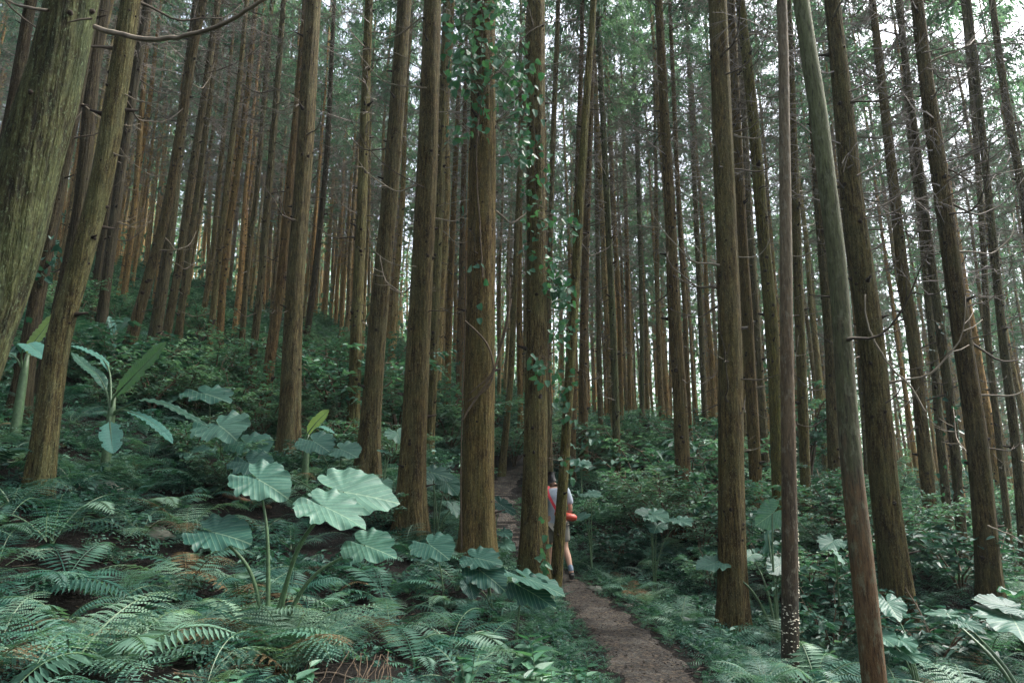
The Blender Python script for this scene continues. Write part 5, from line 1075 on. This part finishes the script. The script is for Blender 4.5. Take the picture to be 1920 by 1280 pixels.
vine('leafy climbing vine cloaking the upper part of the stout central trunk', [([(905, 520, 8.75), (900, 420, 8.75), (893, 300, 8.75), (900, 160, 8.7), (905, 0, 8.65), (905, -120, 8.6)], .012), ([(898, 270, 8.7), (905, 180, 8.4), (950, 110, 8.3), (1000, 50, 8.3)], .008), ([(930, 230, 8.7), (955, 290, 8.5), (985, 330, 8.5)], .006)],
     [(885, 60, 8.5, 52, 85, .35, 95), (868, 110, 8.4, 28, 60, .3, 34), (950, 70, 8.6, 40, 90, .3, 55), (895, 200, 8.55, 22, 60, .15, 26), (965, 160, 8.7, 40, 50, .3, 36), (972, 250, 8.8, 28, 60, .3, 42), (990, 210, 8.9, 26, 90, .2, 24), (905, -60, 8.6, 60, 80, .3, 60), (860, 250, 8.6, 22, 16, .2, 8)], seed=5, lsz=(.075, .14))
vine('vine with loose leaves hanging down beside the lichen-flecked trunk', [([(1030, 870, 9.9), (1034, 760, 9.6), (1028, 650, 9.5), (1030, 520, 9.4), (1012, 420, 9.3), (1003, 330, 9.3), (1000, 180, 9.3)], .008), ([(1030, 650, 9.5), (1050, 600, 9.6), (1070, 540, 9.8)], .005)],
     [(1006, 360, 9.3, 28, 80, .15, 24), (1012, 460, 9.35, 32, 50, .2, 22), (1045, 530, 9.5, 26, 28, .2, 22), (1060, 555, 9.6, 22, 20, .2, 18), (1050, 600, 9.5, 22, 40, .2, 12), (1012, 690, 9.3, 18, 28, .15, 12), (1052, 640, 9.6, 28, 40, .2, 12), (1058, 740, 9.7, 22, 50, .2, 16), (1064, 420, 9.9, 26, 30, .2, 14), (1068, 880, 9.8, 14, 22, .1, 6), (1020, 1010, 9.3, 6, 60, .05, 9)], seed=8, lsz=(.07, .13))
for lb, key, ys, n, sd_ in (('dark leafy vine climbing the slim dark-footed trunk', 'T50', (1000, 620), 60, 11), ('few bright vine leaves on the slim speckled trunk', 'T49', (980, 640), 22, 12), ('dark vine cloaking the dark trunk behind the thick mossy trunk', 'T4', (760, 420), 110, 13), ('ivy wrapping the far slim orange trunk', 'T60', (760, 400), 60, 15)):
    c = spiral(key, ys, 0, 60, 2.5, .4, 1.1); g_ = np.random.default_rng(sd_); lv = c[g_.integers(0, 60, n)] + g_.normal(0, .09, (n, 3)) + [0, -.05, 0]
    wvine(lb, [(c, .008)], 'climbing_vine', lv, M_ivy if n > 25 else M_vine, sd_, (.07, .13))

# ---------------------------------------------------------------- fallen wood, roots, stones
def log(label, pts, r, mat, name='fallen_branch'):
    w = []
    for x, y, D in pts:
        p = P(x, y, D); w.append([p.x, D, G(p.x, D) + r * 1.2])
    c = spline(np.array(w), .06); c[:, 2] += noise1(c[:, 0] * 6, 3) * .01; v, f = tube(c - c[0], np.linspace(r, r * .6, len(c)), 9); ge = Geo(); ge.add(v, f); ln = len(c)
    g_ = np.random.default_rng(int(pts[0][0]))
    for k in range(3):
        i = int(g_.integers(ln // 4, ln - 2)); d = norm(np.array([g_.normal(), g_.normal(), .8])); v, f = tube(np.array([c[i] - c[0], c[i] - c[0] + d * r * 4]), [r * .4, r * .15], 5); ge.add(v, f)
    o = link(name, ge.mesh(name, [mat], True), None, tuple(c[0])); tag(o, label, 'branch'); return o
log('reddish fallen branch lying uphill of the biggest elephant ear', [(425, 862, 9.4), (470, 855, 9.4), (515, 858, 9.4)], .035, M_sap)
log('thin brown fallen stick on the bare bank at the bottom', [(330, 1222, 4.0), (390, 1228, 4.0), (450, 1234, 4.0)], .010, M_sap)
log('bent fallen stick below the biggest elephant ear', [(560, 1185, 4.4), (622, 1175, 4.6), (668, 1190, 4.6)], .008, M_dead)
log('thin fallen stick beside the low broad-leaved plants at the bottom', [(870, 1240, 4.6), (905, 1252, 4.6), (932, 1262, 4.6)], .006, M_pale)
log('short stick lying across the dirt path', [(1140, 1218, 5.7), (1170, 1214, 5.8), (1190, 1220, 5.7)], .007, M_dead)
g_ = np.random.default_rng(91)
for i, (px, D, s, lb) in enumerate(((345, 4.9, .11, 'flat grey stone on the dark bank below the deep green fern'), (190, 8.2, .2, 'dark rock under the pale fern beside the hanging bluish banana leaf'), (300, 7.4, .16, 'dark rock uphill of the bowed comb-like fern'), (1110, 10.6, .10, 'small stone at the hiker\'s feet'), (905, 4.6, .05, 'little pale stone near the broad-leaved plants'), (1170, 9.4, .06, 'little stone at the path edge past the hiker'))):
    p = at_px(px, 900, D); bm_v, bm_f = tube(np.array([[0, 0, -s * .3], [0, 0, 0], [.02, 0, s * .22], [.02, .01, s * .36], [.02, .01, s * .42]]), [s, s * 1.05, s * .8, s * .4, .004], 9); bm_v = bm_v * [1.3, .9, 1] + g_.normal(0, s * .07, bm_v.shape)
    tag(link('rock', mesh_np('rock', bm_v, bm_f, M_rock), None, p), lb, 'rock')
# exposed roots hanging on the bank
root = thing('root_tangle', 'tangle of reddish roots exposed on the bare bank at the bottom', 'roots', at_px(655, 1200, 4.25))
ge = Geo(); g_ = np.random.default_rng(17)
for k in range(20):
    x = g_.uniform(-.28, .28); pts = np.array([[x, .16 + g_.uniform(-.05, .1), g_.uniform(.10, .2)], [x + g_.normal(0, .03), .02, g_.uniform(.05, .1)], [x + g_.normal(0, .06), -.14, .0], [x + g_.normal(0, .08), -.3, -.06]])
    c = spline(pts, .04); v, f = tube(c, np.linspace(.003, .001, len(c)), 5); v = v + np.stack([noise1(v[:, 1] * 30 + k, k) * .012, 0 * v[:, 0], noise1(v[:, 1] * 25 + k, k + 50) * .008], 1); ge.add(v, f)
link('root', ge.mesh('root', [M_vstem], True), root)

# ---------------------------------------------------------------- the hiker, seen from behind, mid-stride
M_skin = make_plain('skin', (.42, .24, .16), 0.55, 0.08, 30)
M_shirt = make_plain('pale_blue_grey_cotton', (.34, .39, .44), 0.85, 0.08, 14, 0.3, 0.01)
M_shorts = make_plain('grey_beige_cloth', (.20, .19, .16), 0.9, 0.12, 14, 0.3, 0.01)
M_sock = make_plain('blue_grey_sock', (.16, .21, .27), 0.95, 0.15, 80)
M_shoe = make_plain('black_shoe', (.018, .018, .02), 0.6, 0.3, 30)
M_sole = make_plain('white_sole', (.09, .085, .08), 0.7, 0.1, 30)
M_hair = make_plain('black_hair', (.012, .011, .012), 0.5, 0.4, 120)
M_bag = make_plain('red_orange_nylon', (.46, .050, .022), 0.35, 0.15, 12, 0.5, 0.01)
M_strap = make_plain('crimson_strap', (.34, .012, .022), 0.6, 0.15, 50)
M_eye = make_plain('dark_eye', (.02, .015, .012), 0.2, 0.1, 50)

def skinned(name, joints, edges, mat, parent, sub=2, root_i=0):
    """One smooth surface grown over a skeleton: joints (x, y, z, rx, ry)."""
    me = bpy.data.meshes.new(name); me.from_pydata([j[:3] for j in joints], edges, [])
    o = bpy.data.objects.new(name, me); C.objects.link(o)
    m = o.modifiers.new('skin', 'SKIN'); m.use_smooth_shade = True
    for i, j in enumerate(joints):
        sv = me.skin_vertices[0].data[i]; sv.radius = (j[3], j[4] if len(j) > 4 else j[3]); sv.use_root = i == root_i
    s = o.modifiers.new('sub', 'SUBSURF'); s.levels = sub; s.render_levels = sub
    dg = bpy.context.evaluated_depsgraph_get(); dg.update(); out = bpy.data.meshes.new_from_object(o.evaluated_get(dg)); bpy.data.objects.remove(o)
    out.name = name; out.materials.clear(); out.materials.append(mat)
    for p in out.polygons: p.use_smooth = True
    return link(name, out, parent)
hp = P(1044, 1000, 11.3); base = Vector((hp.x, 11.3, G(hp.x, 11.3) + .02))
person = thing('person', 'hiker seen from behind in a pale T-shirt and shorts, carrying a red-orange bag', 'person', base, math.radians(6))
J = [(0, 0, .90, .125, .10), (0, .0, 1.02, .12, .092), (0, .01, 1.16, .135, .098), (0, .015, 1.30, .150, .098), (0, .01, 1.385, .085, .07), (-.035, .03, 1.43, .048, .05), (-.075, .05, 1.49, .055, .062), (-.105, .06, 1.555, .078, .092), (-.112, .055, 1.62, .066, .078),      # 0-8 trunk, neck, head
     (.095, 0, .84, .092, .09), (.115, .0, .66, .078, .078), (.125, -.02, .47, .052, .055), (.150, -.13, .33, .054, .058), (.172, -.235, .17, .034, .036), (.178, -.262, .11, .036, .042), (.182, -.21, .045, .034, .028),            # 9-15 right leg, heel lifted behind
     (-.095, 0, .84, .092, .09), (-.10, .10, .66, .078, .078), (-.10, .18, .48, .052, .055), (-.105, .20, .32, .054, .058), (-.11, .20, .13, .034, .036), (-.11, .205, .07, .038, .045), (-.125, .33, .035, .036, .026),                  # 16-22 left leg, forward
     (.165, .01, 1.345, .058, .056), (.205, -.01, 1.20, .046, .046), (.225, -.02, 1.06, .038, .038), (.215, .09, .96, .032, .032), (.20, .17, .90, .024, .028),                                                # 23-27 right arm
     (-.165, .01, 1.345, .058, .056), (-.205, -.01, 1.20, .046, .046), (-.225, -.01, 1.06, .038, .038), (-.215, .10, .97, .032, .032), (-.20, .19, .92, .024, .028)]                                               # 28-32 left arm
E = [(0, 1), (1, 2), (2, 3), (3, 4), (4, 5), (5, 6), (6, 7), (7, 8), (0, 9), (9, 10), (10, 11), (11, 12), (12, 13), (13, 14), (14, 15), (0, 16), (16, 17), (17, 18), (18, 19), (19, 20), (20, 21), (21, 22),
     (3, 23), (23, 24), (24, 25), (25, 26), (26, 27), (3, 28), (28, 29), (29, 30), (30, 31), (31, 32)]
body = skinned('body', J, E, M_skin, person)
# hands: palm and five curled digits each, grown as one surface per hand and joined to the wrist
for sx, wrist in ((1, Vector((.20, .17, .90))), (-1, Vector((-.20, .19, .92)))):
    d = Vector((-.10 * sx, .75, -.45)).normalized(); side = Vector((0, -.5, -.85)).normalized(); inn = Vector((-sx, 0, 0))
    q = lambda a, b, c=0: tuple(wrist + d * a + side * b + inn * c)
    hj = [(*q(0, 0), .024, .018), (*q(.045, 0), .030, .014), (*q(.080, 0), .032, .012)]; he = [(0, 1), (1, 2)]
    skinned('hand', hj, he, M_skin, body, 2)
    for b, ln in ((-.027, .062), (-.009, .072), (.009, .067), (.027, .052)):
        fj = [(*q(.07, b), .0095), (*q(.085 + ln * .45, b * 1.05, .010), .0085), (*q(.085 + ln * .72, b * 1.05, .034), .008), (*q(.085 + ln * .70, b, .055), .007)]
        skinned('finger', fj, [(0, 1), (1, 2), (2, 3)], M_skin, body, 1)
    skinned('thumb', [(*q(.02, -.020), .012), (*q(.045, -.045, .012), .0105), (*q(.072, -.052, .030), .009)], [(0, 1), (1, 2)], M_skin, body, 1)
# clothing follows the same skeleton a little wider
skinned('t_shirt', [(0, .0, .74, .185, .14), (0, 0, .88, .172, .132), (0, 0, 1.02, .152, .12), (0, .01, 1.18, .165, .125), (0, .015, 1.31, .178, .12), (0, .015, 1.385, .105, .085), (.175, .01, 1.335, .078, .074), (.212, -.01, 1.20, .072, .068), (.222, -.015, 1.12, .068, .064),
                    (-.175, .01, 1.335, .078, .074), (-.212, -.01, 1.20, .072, .068), (-.222, -.015, 1.12, .068, .064)], [(0, 1), (1, 2), (2, 3), (3, 4), (4, 5), (4, 6), (6, 7), (7, 8), (4, 9), (9, 10), (10, 11)], M_shirt, person, 2, 2)
skinned('shorts', [(0, 0, .86, .155, .12), (.10, 0, .78, .108, .108), (.122, .0, .62, .100, .10), (.13, -.01, .535, .098, .098), (-.10, .01, .78, .108, .108), (-.105, .09, .62, .100, .10), (-.105, .14, .535, .098, .098)], [(0, 1), (1, 2), (2, 3), (0, 4), (4, 5), (5, 6)], M_shorts, person, 2, 0)
skinned('hair', [(-.08, .035, 1.49, .062, .048), (-.104, .040, 1.55, .090, .088), (-.112, .045, 1.61, .087, .092), (-.115, .055, 1.65, .054, .060)], [(0, 1), (1, 2), (2, 3)], M_hair, person, 2, 1)
for sx in (1, -1):
    skinned('ear', [(sx * .080 - .105, .07, 1.575, .012, .008), (sx * .090 - .105, .062, 1.555, .014, .009), (sx * .082 - .105, .07, 1.53, .010, .007)], [(0, 1), (1, 2)], M_skin, body, 1)
    skinned('eye', [(sx * .030 - .105, .145, 1.563, .010, .010), (sx * .030 - .105, .150, 1.563, .008, .008)], [(0, 1)], M_eye, body, 1)
skinned('nose', [(-.105, .142, 1.565, .009, .010), (-.105, .158, 1.535, .014, .012)], [(0, 1)], M_skin, body, 1)
skinned('mouth', [(-.127, .146, 1.505, .005, .004), (-.105, .152, 1.503, .006, .005), (-.083, .146, 1.505, .005, .004)], [(0, 1), (1, 2)], make_plain('lip', (.36, .13, .11), .5, .1), body, 1)
for a, b_, c in (((.163, -.195, .235), (.173, -.238, .165), (.178, -.258, .12)), ((-.108, .20, .235), (-.11, .20, .15), (-.11, .205, .085))):
    skinned('sock', [(*a, .050, .052), (*b_, .040, .042), (*c, .043, .047)], [(0, 1), (1, 2)], M_sock, person, 2)
for pts in ([(.180, -.285, .125, .040, .045), (.183, -.235, .075, .046, .042), (.187, -.175, .035, .046, .030)], [(-.11, .175, .055, .042, .040), (-.115, .25, .050, .046, .038), (-.125, .345, .035, .046, .028)]):
    sh = skinned('shoe', pts, [(0, 1), (1, 2)], M_shoe, person, 2)
    skinned('sole', [(p[0], p[1] - (.022 if pts[0][0] > 0 else 0), p[2] - (.030 if pts[0][0] > 0 else .028), .043, .014) for p in pts], [(0, 1), (1, 2)], M_sole, sh, 1)
# the shoulder bag rests on the hip and is carried: a thing of its own
bag = thing('shoulder_bag', 'red-orange nylon sling bag on the hiker\'s hip', 'bag', base + Vector((.13, -.21, .96)), math.radians(6)); bag.scale = (1.0, 1.0, 1.05)
skinned('bag_body', [(-.17, .03, .05, .055, .035), (-.08, -.005, .02, .085, .060), (.03, -.01, -.01, .105, .066), (.12, .0, -.025, .100, .062), (.165, .02, -.02, .075, .045)], [(0, 1), (1, 2), (2, 3), (3, 4)], M_bag, bag, 2, 1)
sv = spline(np.array([(-.13, .03, .06), (-.20, .03, .18), (-.26, .06, .30), (-.27, .13, .40), (-.22, .20, .43)]), .02)
for q, (z_, w_) in enumerate(((0, .022),)):
    T_ = norm(np.gradient(sv, axis=0)); S_ = norm(np.cross(T_, [0, -1.0, .2])); V = np.stack([sv - S_ * w_, sv + S_ * w_, sv + S_ * w_ + [0, .006, 0], sv - S_ * w_ + [0, .006, 0]], 1).reshape(-1, 3); F = []
    for i in range(len(sv) - 1):
        for j in range(4): F.append([i * 4 + j, i * 4 + (j + 1) % 4, (i + 1) * 4 + (j + 1) % 4, (i + 1) * 4 + j])
    link('strap', mesh_np('strap', V - [0, .035, 0], F, M_strap), bag)
skinned('zip', [(-.10, -.06, .075, .006), (.0, -.075, .08, .006), (.10, -.06, .065, .006)], [(0, 1), (1, 2)], M_strap, bag, 1)
# ---------------------------------------------------------------- the moist air: one closed box round everything below the sky
m = bpy.data.materials.new('moist_air'); m.use_nodes = True; nt = m.node_tree; nt.nodes.clear()
out = nt.nodes.new('ShaderNodeOutputMaterial'); pv = nt.nodes.new('ShaderNodeVolumePrincipled'); pv.inputs['Color'].default_value = (.80, .93, .92, 1); pv.inputs['Density'].default_value = 0.0005
pv.inputs['Anisotropy'].default_value = 0.3; nt.links.new(pv.outputs[0], out.inputs['Volume'])
lo = (-610, -310, float(gz(xs.repeat(len(ys)), np.tile(ys, len(xs))).min()) - 1.2); hi = (610, 910, 62)
V = [(x, y, z) for z in (lo[2], hi[2]) for x, y in ((lo[0], lo[1]), (hi[0], lo[1]), (hi[0], hi[1]), (lo[0], hi[1]))]
tag(link('haze', mesh_np('haze', V, [[3, 2, 1, 0], [4, 5, 6, 7], [0, 1, 5, 4], [1, 2, 6, 5], [2, 3, 7, 6], [3, 0, 4, 7]], m)), kind='stuff')
